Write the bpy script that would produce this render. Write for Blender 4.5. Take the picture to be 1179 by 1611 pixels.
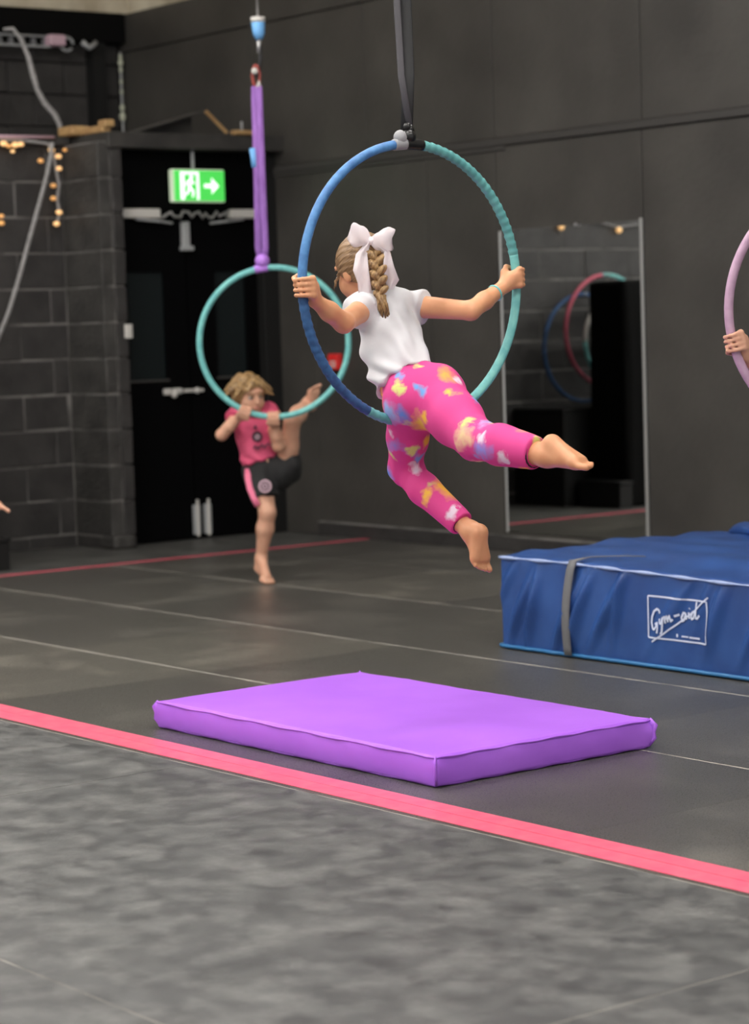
import bpy, math, random
import numpy as np
from mathutils import Vector, Matrix

random.seed(7); np.random.seed(7)
for o in list(bpy.data.objects): bpy.data.objects.remove(o)
scene = bpy.context.scene
COL = scene.collection

# ------------------------------------------------------------------ camera
F_PX, CX, CY = 3676.0, 589.5, 805.5
RT = np.array([0.6100, 0.7916, -0.0320])
FW = np.array([-0.7906, 0.6070, -0.0799])
FW = FW/np.linalg.norm(FW); RT = RT-FW*(RT@FW); RT = RT/np.linalg.norm(RT)
UP = np.cross(RT, FW)
CAMP = np.array([0, 0, 1.31])
cam = bpy.data.cameras.new('camera'); camo = bpy.data.objects.new('camera', cam); COL.objects.link(camo)
M = Matrix.Identity(4)
for i in range(3):
    M[i][0] = RT[i]; M[i][1] = UP[i]; M[i][2] = -FW[i]; M[i][3] = CAMP[i]
camo.matrix_world = M
cam.sensor_fit = 'HORIZONTAL'; cam.sensor_width = 36.0; cam.lens = F_PX*36.0/1179.0
cam.clip_start = .05; cam.clip_end = 200
cam.dof.use_dof = True; cam.dof.focus_distance = 6.75; cam.dof.aperture_fstop = 4.6
scene.camera = camo

# ------------------------------------------------------------------ world, exposure
w = bpy.data.worlds.new('world'); scene.world = w; w.use_nodes = True
w.node_tree.nodes['Background'].inputs[0].default_value = (1.0, .985, .96, 1)
w.node_tree.nodes['Background'].inputs[1].default_value = 0.46
scene.view_settings.view_transform = 'Standard'; scene.view_settings.look = 'None'
scene.view_settings.gamma = 1.0; scene.view_settings.use_curve_mapping = False
scene.view_settings.exposure = 0.66
LAMP_POWER = 31.0

# ------------------------------------------------------------------ helpers
def at(px, py, dep):
    """the point at a given depth in front of the camera (metres), used to read places off the photograph"""
    return CAMP + (FW + RT*(px-CX)/F_PX - UP*(py-CY)/F_PX)*dep
def V(*a): return np.array(a, float)
def nrm(v):
    v = np.asarray(v, float); return v/max(1e-9, np.linalg.norm(v))
ZUP = V(0, 0, 1)
RH = nrm([RT[0], RT[1], 0]); FH = nrm([FW[0], FW[1], 0])

def mkobj(name, verts, faces, mat, parent=None, smooth=True, kind=None):
    verts = np.asarray(verts, float)
    base = V(*parent.get('_w', (0, 0, 0))) if parent is not None else V(0, 0, 0)
    me = bpy.data.meshes.new(name)
    me.from_pydata((verts-base).tolist() if len(verts) else [], [], [list(map(int, f)) for f in faces])
    me.update()
    if smooth: me.polygons.foreach_set('use_smooth', [True]*len(me.polygons))
    mats = mat if isinstance(mat, (list, tuple)) else [mat]
    for m_ in mats: me.materials.append(m_)
    o = bpy.data.objects.new(name, me); COL.objects.link(o)
    o['_w'] = tuple(float(b) for b in base)
    if parent is not None: o.parent = parent
    if kind: o['kind'] = kind
    return o
def thing(name, loc, label, cat, group=None):
    o = bpy.data.objects.new(name, None); COL.objects.link(o)
    o.location = [float(c) for c in loc]; o['_w'] = tuple(float(c) for c in loc)
    o.empty_display_size = .1
    return tag(o, label, cat, group)
def tag(o, label, cat, group=None):
    o['label'] = label; o['category'] = cat
    if group: o['group'] = group
    return o

class MB:
    def __init__(s): s.v = []; s.f = []
    def add(s, v, f):
        n = len(s.v); s.v += [tuple(map(float, p)) for p in v]; s.f += [tuple(i+n for i in q) for q in f]; return s
    def box(s, lo, hi, bev=0.0):
        if bev <= 0:
            x0, y0, z0 = lo; x1, y1, z1 = hi
            return s.add([(x0,y0,z0),(x1,y0,z0),(x1,y1,z0),(x0,y1,z0),(x0,y0,z1),(x1,y0,z1),(x1,y1,z1),(x0,y1,z1)],
                         [(3,2,1,0),(4,5,6,7),(0,1,5,4),(1,2,6,5),(2,3,7,6),(3,0,4,7)])
        lo = np.array(lo, float); hi = np.array(hi, float)
        v, f = rbox(hi-lo, bev, 1, 1, 1, 1); return s.add(v+(lo+hi)/2, f)
    def tube(s, pts, rad, seg=10, closed=False, caps=True, up=None):
        pts = [np.asarray(p, float) for p in pts]; n = len(pts)
        if np.isscalar(rad): rad = [rad]*n
        rings = []; prev = None
        for i in range(n):
            if closed: t = pts[(i+1) % n]-pts[i-1]
            else: t = pts[min(i+1, n-1)]-pts[max(i-1, 0)]
            t = nrm(t)
            if prev is None:
                a = V(0, 0, 1) if abs(t[2]) < .9 else V(1, 0, 0)
                if up is not None: a = np.asarray(up, float)
                prev = nrm(a-t*(a@t))
            prev = nrm(prev-t*(prev@t)); b = np.cross(t, prev)
            r = rad[i]; ra, rb = (r if not np.isscalar(r) else (r, r))
            rings.append([pts[i]+prev*math.cos(2*math.pi*k/seg)*ra+b*math.sin(2*math.pi*k/seg)*rb for k in range(seg)])
        v = [p for r_ in rings for p in r_]; f = []
        m = n if closed else n-1
        for i in range(m):
            for k in range(seg):
                a0 = i*seg+k; a1 = i*seg+(k+1) % seg; j = ((i+1) % n)*seg
                f.append((a0, a1, j+(k+1) % seg, j+k))
        if caps and not closed:
            f.append(tuple(range(seg-1, -1, -1))); f.append(tuple((n-1)*seg+k for k in range(seg)))
        return s.add(v, f)
    def prism(s, poly, axis_u, axis_v, org, th):
        """flat outline given thickness"""
        u = np.asarray(axis_u, float); vv = np.asarray(axis_v, float); nn = np.cross(u, vv); o = np.asarray(org, float)
        n = len(poly); a = [o+u*p[0]+vv*p[1] for p in poly]; b = [p+nn*th for p in a]
        return s.add(a+b, [tuple(range(n-1, -1, -1)), tuple(range(n, 2*n))]+[(i, (i+1) % n, n+(i+1) % n, n+i) for i in range(n)])
    def ball(s, c, r, seg=10, rings=7):
        c = np.asarray(c, float); r = np.asarray(r if not np.isscalar(r) else (r, r, r), float)
        v = [c+V(0, 0, r[2])]
        for i in range(1, rings):
            th = math.pi*i/rings
            for k in range(seg):
                ph = 2*math.pi*k/seg; v.append(c+r*V(math.sin(th)*math.cos(ph), math.sin(th)*math.sin(ph), math.cos(th)))
        v.append(c-V(0, 0, r[2])); f = []
        for k in range(seg): f.append((0, 1+k, 1+(k+1) % seg))
        for i in range(rings-2):
            for k in range(seg):
                a = 1+i*seg; f.append((a+k, a+seg+k, a+seg+(k+1) % seg, a+(k+1) % seg))
        e = len(v)-1; a = 1+(rings-2)*seg
        for k in range(seg): f.append((e, a+(k+1) % seg, a+k))
        return s.add(v, f)
    def obj(s, name, mat, parent=None, smooth=False, kind=None): return mkobj(name, s.v, s.f, mat, parent, smooth, kind)

def rbox(size, r, nx, ny, nz, nr=3):
    """box with rounded edges and a subdivided surface, centred"""
    sx, sy, sz = [s/2 for s in size]
    def axis(h, n):
        inner = np.linspace(-(h-r), h-r, n+1)
        e = [-(h-r)-r*math.sin(math.pi/2*(k/nr)) for k in range(nr, 0, -1)]
        # edge samples at angles so that the corner is round
        return np.concatenate([-(h-r)-r*np.tan(np.linspace(math.pi/4, 0, nr, endpoint=False)), inner, (h-r)+r*np.tan(np.linspace(0, math.pi/4, nr+1)[1:])])
    ax = [axis(sx, nx), axis(sy, ny), axis(sz, nz)]
    hs = V(sx, sy, sz); idx = {}; verts = []; faces = []
    def vid(p):
        key = tuple(np.round(p, 6))
        if key not in idx:
            idx[key] = len(verts)
            inn = np.clip(p, -(hs-r), hs-r); d = p-inn; L = np.linalg.norm(d)
            verts.append(inn+d/L*r if L > 1e-9 else p)
        return idx[key]
    for a in range(3):
        b, c = (a+1) % 3, (a+2) % 3
        for sgn in (-1, 1):
            B, C = ax[b], ax[c]
            g = np.empty((len(B), len(C)), int)
            for i, bv in enumerate(B):
                for j, cv in enumerate(C):
                    p = np.zeros(3); p[a] = sgn*hs[a]; p[b] = bv; p[c] = cv; g[i, j] = vid(p)
            for i in range(len(B)-1):
                for j in range(len(C)-1):
                    q = (g[i, j], g[i+1, j], g[i+1, j+1], g[i, j+1])
                    faces.append(q if sgn > 0 else q[::-1])
    return np.array(verts), faces

# ------------------------------------------------------------------ materials
def mat(name, col, rough=.6, col2=None, nscale=8, ndetail=4, nlo=.35, nhi=.65, bump=0, bscale=60, stretch=None,
        metal=0, spec=.5, sss=0, sheen=0, emit=None, estr=0, rough2=None, trans=0, coat=0,
        col3=None, n3scale=1.5, n3lo=.5, n3hi=.7, nrough=.5, axes=None):
    m = bpy.data.materials.new(name); m.use_nodes = True; nt = m.node_tree; N = nt.nodes; L = nt.links
    b = N['Principled BSDF']; I = b.inputs
    I['Base Color'].default_value = (*col, 1); I['Roughness'].default_value = rough; I['Metallic'].default_value = metal
    I['Specular IOR Level'].default_value = spec
    if sss: I['Subsurface Weight'].default_value = sss; I['Subsurface Radius'].default_value = (.012, .005, .003); I['Subsurface Scale'].default_value = .6
    if sheen: I['Sheen Weight'].default_value = sheen
    if coat: I['Coat Weight'].default_value = coat
    if emit: I['Emission Color'].default_value = (*emit, 1); I['Emission Strength'].default_value = estr
    if col2 is not None or bump or rough2 is not None:
        tc = N.new('ShaderNodeNewGeometry'); mp = N.new('ShaderNodeMapping'); L.new(tc.outputs['Position'], mp.inputs['Vector'])
        if stretch: mp.inputs['Scale'].default_value = stretch
        if axes is not None:            # grain running along the last of three directions
            cb = N.new('ShaderNodeCombineXYZ')
            for k, (a_, sc_) in enumerate(axes):
                dt = N.new('ShaderNodeVectorMath'); dt.operation = 'DOT_PRODUCT'; dt.inputs[1].default_value = [float(q_*sc_) for q_ in a_]
                L.new(tc.outputs['Position'], dt.inputs[0]); L.new(dt.outputs['Value'], cb.inputs[k])
            L.new(cb.outputs[0], mp.inputs['Vector'])
        if col2 is not None or rough2 is not None:
            n = N.new('ShaderNodeTexNoise'); n.inputs['Scale'].default_value = nscale; n.inputs['Detail'].default_value = ndetail; n.inputs['Roughness'].default_value = nrough
            L.new(mp.outputs[0], n.inputs['Vector'])
            mr = N.new('ShaderNodeMapRange'); mr.inputs['From Min'].default_value = nlo; mr.inputs['From Max'].default_value = nhi
            L.new(n.outputs['Fac'], mr.inputs['Value'])
            if col2 is not None:
                mx = N.new('ShaderNodeMix'); mx.data_type = 'RGBA'; mx.inputs['A'].default_value = (*col, 1); mx.inputs['B'].default_value = (*col2, 1)
                L.new(mr.outputs[0], mx.inputs['Factor']); res_ = mx.outputs['Result']
                if col3 is not None:
                    n3 = N.new('ShaderNodeTexNoise'); n3.inputs['Scale'].default_value = n3scale; n3.inputs['Detail'].default_value = 7; n3.inputs['Roughness'].default_value = .62
                    L.new(mp.outputs[0], n3.inputs['Vector'])
                    m3 = N.new('ShaderNodeMapRange'); m3.inputs['From Min'].default_value = n3lo; m3.inputs['From Max'].default_value = n3hi; L.new(n3.outputs['Fac'], m3.inputs['Value'])
                    x3 = N.new('ShaderNodeMix'); x3.data_type = 'RGBA'; x3.inputs['B'].default_value = (*col3, 1)
                    L.new(m3.outputs[0], x3.inputs['Factor']); L.new(res_, x3.inputs['A']); res_ = x3.outputs['Result']
                L.new(res_, I['Base Color'])
            if rough2 is not None:
                rr = N.new('ShaderNodeMapRange'); rr.inputs['To Min'].default_value = rough; rr.inputs['To Max'].default_value = rough2
                L.new(mr.outputs[0], rr.inputs['Value']); L.new(rr.outputs[0], I['Roughness'])
        if bump:
            n2 = N.new('ShaderNodeTexNoise'); n2.inputs['Scale'].default_value = bscale; n2.inputs['Detail'].default_value = 5
            L.new(mp.outputs[0], n2.inputs['Vector'])
            bp = N.new('ShaderNodeBump'); bp.inputs['Strength'].default_value = bump; bp.inputs['Distance'].default_value = .01
            L.new(n2.outputs['Fac'], bp.inputs['Height']); L.new(bp.outputs[0], I['Normal'])
    if trans:
        out = N['Material Output']; t = N.new('ShaderNodeBsdfTransparent'); ms = N.new('ShaderNodeMixShader'); ms.inputs[0].default_value = trans
        L.new(b.outputs[0], ms.inputs[1]); L.new(t.outputs[0], ms.inputs[2]); L.new(ms.outputs[0], out.inputs['Surface'])
    return m

M_panel = mat('black_panel_paint', (.037, .034, .031), .5, (.070, .065, .059), 1.6, 8, .3, .7, bump=.25, bscale=25)
M_batten = mat('batten_paint', (.045, .042, .040), .5)
M_block = mat('black_block_paint', (.026, .024, .024), .55, (.044, .041, .040), 5, 6, bump=.6, bscale=35)
M_block2 = mat('black_block_paint_grey', (.036, .034, .033), .5, (.060, .057, .054), 6, 6, bump=.7, bscale=35)  # lighter grey than the wall blocks, used on the pier's broad face
M_mortar_lit = mat('mortar_lit', (.19, .18, .172), .8, (.055, .052, .050), 5, 5, .46, .66, bump=.5, bscale=60)  # joint colour raised to paint the light caught on the course ledges
M_lintel = mat('lintel_paint', (.028, .027, .026), .55, (.05, .047, .044), 6, 4)
M_door = mat('door_black', (.0016, .0016, .002), .7, spec=.06)
M_glass = mat('door_glass', (.011, .015, .016), .2, spec=.25)
M_white = mat('white_plastic', (.62, .60, .57), .45)
M_greyplastic = mat('grey_plastic', (.38, .39, .40), .45)
M_pale = mat('cream_paint', (.74, .68, .54), .7, (.42, .36, .26), 3, 4)
M_black = mat('black_cloth', (.004, .004, .004), .9, spec=.1)
M_blackbox = mat('black_board', (.010, .010, .010), .6, spec=.3)
M_mirror = mat('mirror_silver', (.86, .88, .87), .015, metal=1)
M_edge = mat('mirror_edge', (.55, .55, .54), .3, metal=.6)
M_tile = [mat('rubber_tile_%s' % n, a, .22, b, 210, 6, .3, .72, bump=.25, bscale=300, rough2=.40, nrough=.7, col3=c, n3scale=1.7, n3lo=.50, n3hi=.80) for n, a, b, c in
          (('dark', (.042, .040, .036), (.110, .105, .096), (.14, .132, .118)), ('mid', (.050, .048, .043), (.118, .112, .101), (.19, .178, .158)), ('palest', (.070, .066, .058), (.135, .128, .112), (.28, .26, .22)))]
M_dust = mat('pale_dust', (.50, .47, .42), .8, (.14, .13, .12), 5, 5, .45, .68)
M_front = mat('scuffed_vinyl', (.044, .045, .047), .42, (.088, .090, .090), 10, 12, .36, .64, bump=.12, bscale=120, rough2=.6, nrough=.66, col3=(.165, .165, .162), n3scale=6.5, n3lo=.46, n3hi=.74)
M_apron = mat('concrete_apron', (.055, .054, .052), .45, (.10, .098, .092), 5, 8, bump=.2, bscale=100)
M_tape = mat('pink_tape', (.93, .105, .20), .38, (.88, .16, .24), 20, 4)
M_tapefar = mat('pink_tape_worn', (.72, .09, .15), .45, (.55, .12, .15), 16, 4)
M_purple = mat('purple_vinyl', (.42, .13, .81), .45, (.46, .15, .86), 4, 3, bump=.06, bscale=8)
M_purpledark = mat('purple_vinyl_seam', (.20, .06, .40), .5)
M_blue = mat('blue_vinyl', (.020, .064, .235), .33, (.030, .092, .31), 5, 5, bump=.12, bscale=14)
M_bluepipe = mat('blue_piping_pale', (.33, .42, .68), .45)
M_bluebase = mat('blue_piping_base', (.03, .17, .40), .4)
M_print = mat('white_print', (.66, .72, .90), .6)
M_strap = mat('grey_webbing', (.17, .17, .18), .8, bump=.3, bscale=400)
M_hoopblue = mat('tape_blue', (.085, .26, .56), .5, (.045, .15, .38), 30, 3)
M_hoopnavy = mat('tape_navy', (.016, .065, .185), .6, (.032, .11, .28), 45, 3)
M_hoopteal = mat('tape_teal', (.13, .40, .40), .5, (.10, .33, .34), 30, 3)
M_hoopaqua = mat('tape_aqua', (.22, .60, .57), .5, (.14, .47, .48), 30, 3)
M_hooplilac = mat('tape_lilac', (.50, .33, .46), .5, (.43, .27, .40), 30, 3)
M_hooprose = mat('tape_rose', (.58, .10, .16), .5)
M_tapeblack = mat('black_tape', (.008, .008, .009), .3)
M_tapegrey = mat('grey_tape', (.30, .30, .32), .5)
M_strapblack = mat('black_sling', (.012, .012, .014), .7)
M_strapsheen = mat('black_sling_edge', (.06, .056, .066), .6)
M_sling = mat('purple_sling', (.34, .16, .52), .8, (.24, .10, .38), 1, 2, stretch=(90, 90, 1.5), bump=.3, bscale=80)
M_slingend = mat('purple_tape', (.50, .22, .78), .5)
M_tagblue = mat('blue_label', (.16, .42, .80), .5)
M_steel = mat('steel', (.45, .45, .46), .35, metal=.8)
M_red = mat('red_metal', (.32, .05, .04), .45)
M_rope = mat('grey_white_rope', (.40, .39, .39), .8, (.26, .25, .25), 60, 3, bump=.5, bscale=150)
M_wood = mat('raw_timber', (.50, .32, .14), .7, (.36, .21, .09), 12, 4)
M_callred = mat('alarm_red', (.75, .03, .03), .4)
M_signgreen = mat('sign_green', (.05, .45, .06), .4, emit=(.07, .62, .09), estr=.55)
M_signwhite = mat('sign_white', (.8, .85, .8), .4, emit=(.85, 1, .88), estr=.75)
M_signcase = mat('sign_case', (.55, .58, .50), .4, emit=(.6, .8, .5), estr=.25)
M_bulb = mat('warm_bulb', (.9, .6, .3), .3, emit=(1, .55, .22), estr=.55)
M_bulb2 = mat('amber_bulb', (.8, .45, .15), .3, emit=(1, .45, .15), estr=.3)
M_bead = mat('pale_bead', (.55, .57, .45), .5)
M_ceil = mat('ceiling_cream', (.50, .47, .41), .8)
M_lamp = mat('lamp_diffuser', (.9, .9, .9), .5, emit=(1, .97, .92), estr=LAMP_POWER)
M_skin = mat('skin_tan', (.68, .335, .185), .42, (.62, .29, .155), 14, 3, sss=.12, spec=.35)
M_skinpale = mat('skin_pale', (.68, .38, .265), .5, (.62, .33, .225), 14, 3, sss=.12, spec=.35)
M_lip = mat('lip', (.62, .22, .19), .5)
M_nail = mat('nail', (.80, .50, .42), .3)
M_eyewhite = mat('eye_white', (.50, .42, .38), .4)
M_iris = mat('iris', (.05, .035, .03), .2)
M_shirt = mat('white_cotton', (.63, .62, .655), .85, sheen=.2, bump=.15, bscale=16)
M_jersey = mat('pink_jersey', (.80, .115, .235), .7, (.74, .095, .21), 10, 3, bump=.2, bscale=22)
M_shorts = mat('black_shorts', (.012, .012, .013), .75, bump=.25, bscale=22)
M_stripe = mat('pink_stripe', (.85, .20, .34), .65)
M_badge = mat('badge_dark', (.03, .015, .03), .6)
M_badgepale = mat('badge_pale', (.62, .42, .50), .6)
M_tulle = mat('white_tulle', (.86, .78, .82), .8, trans=.32)
M_tulleknot = mat('white_ribbon', (.86, .78, .82), .7)

def hair_mat(name, a, b, scale, direction=(0, 0, 1)):
    d = nrm(direction); p1 = nrm(np.cross(d, V(.3, .9, .2))); p2 = np.cross(d, p1)
    return mat(name, a, .42, b, scale, 3, .34, .66, bump=.35, bscale=scale*1.3, axes=((p1, 1.0), (p2, 1.0), (d, .10)))
M_hair = hair_mat('light_brown_hair', (.30, .175, .08), (.15, .078, .034), 150, .58*RH-.75*FH+.5*ZUP)
M_braid = hair_mat('blonde_braid', (.46, .29, .13), (.17, .09, .038), 170, .5*RH+ZUP)
M_hairboy = hair_mat('sandy_hair', (.50, .31, .13), (.13, .07, .032), 110, -.6*RH+ZUP*.6)
M_hairdark = hair_mat('dark_hair', (.05, .03, .02), (.02, .012, .008), 130)

def leggings_material():
    m = bpy.data.materials.new('pink_splash_leggings'); m.use_nodes = True; nt = m.node_tree; N = nt.nodes; L = nt.links
    b = N['Principled BSDF']; b.inputs['Roughness'].default_value = .75
    g = N.new('ShaderNodeNewGeometry'); nz = N.new('ShaderNodeTexNoise'); nz.inputs['Scale'].default_value = 26; nz.inputs['Detail'].default_value = 3
    L.new(g.outputs['Position'], nz.inputs['Vector'])
    mad = N.new('ShaderNodeVectorMath'); mad.operation = 'MULTIPLY_ADD'; mad.inputs[1].default_value = (.065, .065, .065)
    L.new(nz.outputs['Color'], mad.inputs[0]); L.new(g.outputs['Position'], mad.inputs[2])
    prev = None
    def layer(base, scale, thr, cols, seed):
        vo = N.new('ShaderNodeTexVoronoi'); vo.inputs['Scale'].default_value = scale
        ad = N.new('ShaderNodeVectorMath'); ad.operation = 'ADD'; ad.inputs[1].default_value = (seed, seed*.7, seed*1.3)
        L.new(mad.outputs[0], ad.inputs[0]); L.new(ad.outputs[0], vo.inputs['Vector'])
        sep = N.new('ShaderNodeSeparateColor'); L.new(vo.outputs['Color'], sep.inputs[0])
        cr = N.new('ShaderNodeValToRGB'); cr.color_ramp.interpolation = 'CONSTANT'
        el = cr.color_ramp.elements; el[0].position = 0; el[0].color = (*cols[0], 1)
        el[1].position = 1/len(cols); el[1].color = (*cols[1], 1)
        for i, c in enumerate(cols[2:]):
            e = el.new((i+2)/len(cols)); e.color = (*c, 1)
        L.new(sep.outputs[0], cr.inputs[0])
        mr = N.new('ShaderNodeMapRange'); mr.inputs['From Min'].default_value = thr; mr.inputs['From Max'].default_value = thr*.45
        L.new(vo.outputs['Distance'], mr.inputs['Value'])
        on = N.new('ShaderNodeMath'); on.operation = 'GREATER_THAN'; on.inputs[1].default_value = .45; L.new(sep.outputs[1], on.inputs[0])
        mu = N.new('ShaderNodeMath'); mu.operation = 'MULTIPLY'; L.new(mr.outputs[0], mu.inputs[0]); L.new(on.outputs[0], mu.inputs[1])
        mx = N.new('ShaderNodeMix'); mx.data_type = 'RGBA'; L.new(mu.outputs[0], mx.inputs['Factor'])
        if base is None: mx.inputs['A'].default_value = (.67, .048, .26, 1)
        else: L.new(base, mx.inputs['A'])
        L.new(cr.outputs[0], mx.inputs['B']); return mx.outputs['Result']
    c1 = layer(None, 9.0, .52, [(.06, .30, .80), (.80, .52, .06), (.75, .66, .30), (.30, .38, .72), (.85, .42, .04)], 0.35)
    c2 = layer(c1, 15.5, .40, [(.88, .50, .05), (.75, .60, .72), (.16, .36, .74), (.62, .66, .20)], 3.1)
    L.new(c2, b.inputs['Base Color']); return m
M_leggings = leggings_material()
M_cuff = mat('dark_cuff', (.03, .01, .025), .8)

# ================================================================== the room
WY, DX, LX, BX = 8.70, -12.30, -12.60, -14.07     # right wall, door wall, block wall, back wall
def structure(o): o['kind'] = 'structure'; return o

# ---- floor: base slab, rubber tiles as pieces, vinyl front sheets
fl = structure(MB().box((-11.40, 3.80, -.20), (0.6, 8.75, -.0007)).obj('floor', M_dust))
structure(MB().box((-14.2, -1.5, -.20), (-11.403, 8.75, -.0002)).obj('floor_apron', M_apron))
ff = structure(MB().box((-11.40, -3.0, -.20), (1.5, 3.797, -.0008)).obj('floor_front', M_dust))
xs = [-11.39]+[-8.5+1.035*k for k in range(-2, 9)]
ys = [3.795, 4.885, 5.83, 6.835, 7.79, 8.70]
meshes = {}
tone = {(2, 0): 2, (3, 0): 2, (3, 1): 2, (2, 1): 1, (2, 3): 2, (2, 4): 1, (1, 3): 1, (1, 2): 1, (2, 2): 0, (3, 2): 0, (3, 3): 0, (4, 0): 0, (4, 1): 0, (5, 0): 0, (1, 0): 1, (1, 1): 1, (4, 2): 0, (5, 1): 0}  # tile tone by grid position, palest ones chosen by hand
for i in range(len(xs)-1):
    for j in range(len(ys)-1):
        g = .0006 if j < 3 else .0040; g2 = .0058 if j < 4 else .002
        MB().box((xs[i]+g, ys[j]+g2, -.02), (xs[i+1]-g, ys[j+1]-g2, 0)).obj('floor_tile', M_tile[tone.get((i, j), (i*7+j*5) % 2)], fl)
fx = [-11.39, -8.6, -5.9, -3.2, -.5, 1.5]; fy = [-3.0, -1.2, .55, 2.3, 3.795]
for i in range(len(fx)-1):
    for j in range(len(fy)-1):
        g = .002
        MB().box((fx[i]+g, fy[j]+g, -.02), (fx[i+1]-g, fy[j+1]-g, 0)).obj('vinyl_sheet', M_front, ff)

# ---- floor tape
def tape(name, pts, wdt, label, m):
    mb = MB(); pts = [np.asarray(p, float) for p in pts]; v = []; n = len(pts)
    for i, p in enumerate(pts):
        t = nrm(pts[min(i+1, n-1)]-pts[max(0, i-1)]); s = np.cross(ZUP, t)
        v += [p-s*wdt/2, p+s*wdt/2, p+s*wdt/2+V(0, 0, .0014), p-s*wdt/2+V(0, 0, .0014)]
    f = []
    for i in range(n-1):
        a = 4*i
        for k in range(4): f.append((a+k, a+(k+1) % 4, a+4+(k+1) % 4, a+4+k))
    f += [(3, 2, 1, 0), (4*n-4, 4*n-3, 4*n-2, 4*n-1)]
    mb.add(v, f); return tag(mb.obj(name, m), label, 'floor tape')
rnd = random.Random(3)
def line(a, b, n, j):
    a = np.array(a, float); b = np.array(b, float)
    return [a+(b-a)*k/(n-1)+V(0, rnd.uniform(-j, j), 0) for k in range(n)]
tape('floor_tape', line((-11.2, 3.928, 0.0004), (.5, 3.928, .0004), 24, .002), .068, 'pink floor tape, strip of the pair beside the purple mat', M_tape)
tape('floor_tape', line((-11.2, 3.855, 0.0004), (.5, 3.855, .0004), 24, .0015), .073, 'pink floor tape, strip of the pair on the grey vinyl side', M_tape)
tape('floor_tape', [(-11.37, 8.66, .0004), (-11.38, 6.3, .0004), (-11.36, 3.0, .0004)], .062, 'thin pink tape across the far floor behind the standing child', M_tapefar)

# ---- right wall
wr = structure(MB().box((-14.2, WY, -.02), (1.0, WY+.15, 3.50)).obj('wall_right', M_door))
structure(MB().box((-14.2, WY+.02, 3.50), (1.0, WY+.15, 4.95)).obj('wall_right_upper', M_pale))
structure(MB().box((-14.5, 2.0, 3.50), (-14.36, WY+.02, 4.95)).obj('wall_back_upper', M_pale))
def panel(x0, x1, z0, z1, th=.012):
    MB().box((x0+.003, WY-th, z0), (x1-.003, WY+.001, z1), .003).obj('wall_panel', M_panel, wr)
ux = [-14.06, -12.47, -11.28, -10.095, -8.91, -7.725, -6.54, -5.355, -4.17, -2.985, -1.8, -.6]
for a, b in zip(ux[:-1], ux[1:]):
    panel(a, b, 2.335, 3.238); panel(a, b, 3.245, 3.50, .016)
lx = [-12.30, -11.86, -10.71, -10.095, -8.915, -7.73, -6.55, -5.36, -4.18, -3.0, -1.8, -.6]
for a, b in zip(lx[:-1], lx[1:]): panel(a, b, .085 if a > -12 else .002, 2.285)
MB().box((-12.28, WY-.030, 2.288), (-.6, WY+.001, 2.332), .006).obj('batten', M_batten, wr)
MB().box((-14.0, WY-.022, 2.262), (-10.0, WY+.001, 2.29), .004).obj('batten', M_batten, wr)
bb = structure(MB().box((-11.86, WY-.045, 0), (.6, WY+.001, .080), .004).obj('baseboard_right', M_block))
structure(MB().box((-11.86, WY-.048, .080), (.6, WY+.001, .088), .002).obj('trim_highlight', M_mortar_lit))  # pale strip paints the light caught along the baseboard's top edge

# ---- door wall with the double door
dw = structure(MB().box((DX-.25, 7.45, 2.05), (DX+.02, WY, 2.42)).obj('wall_door', M_door))
structure(MB().box((DX-.30, 7.40, 2.42), (DX+.16, WY-.01, 2.515), .006).obj('trim_2', M_lintel))
structure(MB().box((DX-.25, 8.57, 0), (DX+.06, WY-.01, 2.42), .004).obj('trim_3', M_blackbox))
d1 = structure(MB().box((DX-.25, 7.45, 0), (DX-.06, 8.66, 2.05)).obj('door_1', M_door))
for y0, y1, g0, g1 in ((7.50, 8.03, 7.60, 7.868), (8.04, 8.57, 8.245, 8.478)):
    lf = MB()
    for a, b, c, d in ((y0, y1, .01, 1.012), (y0, y1, 1.678, 2.04), (y0, g0, 1.012, 1.678), (g1, y1, 1.012, 1.678)): lf.box((DX-.06, a, c), (DX-.015, b, d))
    leaf = lf.obj('door_leaf', M_door, d1)
    MB().box((DX-.045, g0, 1.012), (DX-.035, g1, 1.678)).obj('glass_pane', M_glass, leaf)
    MB().box((DX-.02, g0-.01, 1.000), (DX-.006, g1+.01, 1.014)).obj('glazing_bead', M_batten, leaf)
def closer(y0, y1, arm):
    c = MB().box((DX-.01, y0, 2.005), (DX+.055, y1, 2.062), .008).obj('door_closer', M_white, d1)
    MB().tube([(DX+.03, arm[0], 2.00), (DX+.06, arm[1], 1.985), (DX+.02, arm[2], 1.975)], .008, 8).obj('closer_arm', M_greyplastic, c)
closer(7.55, 7.82, (7.65, 7.80, 7.92)); closer(8.34, 8.56, (8.45, 8.30, 8.20))
bk = MB().box((DX-.01, 7.995, 1.83), (DX+.03, 8.045, 1.985), .006); bk.box((DX-.01, 7.985, 1.805), (DX+.035, 8.07, 1.835), .006)
bk.obj('door_catch', M_greyplastic, d1)
hc_ = MB(); r9 = random.Random(4)
hc_.tube([V(DX+.03+r9.uniform(-.01, .02), 7.82+.026*k, 2.03+r9.uniform(-.028, .022)) for k in range(20)], .009, 6); hc_.obj('header_cable', M_rope, d1, True)
lt = MB(); lt.box((DX-.015, 7.825, .915), (DX+.02, 7.875, .955), .008); lt.box((DX-.015, 7.89, .918), (DX+.02, 7.955, .955), .01); lt.box((DX-.015, 7.97, .925), (DX+.025, 8.11, .945), .006)
lt.ball((DX+.01, 7.895, .915), .022); lt.ball((DX+.02, 8.06, .935), .020)
lt.obj('door_latch', M_white, d1)
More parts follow.
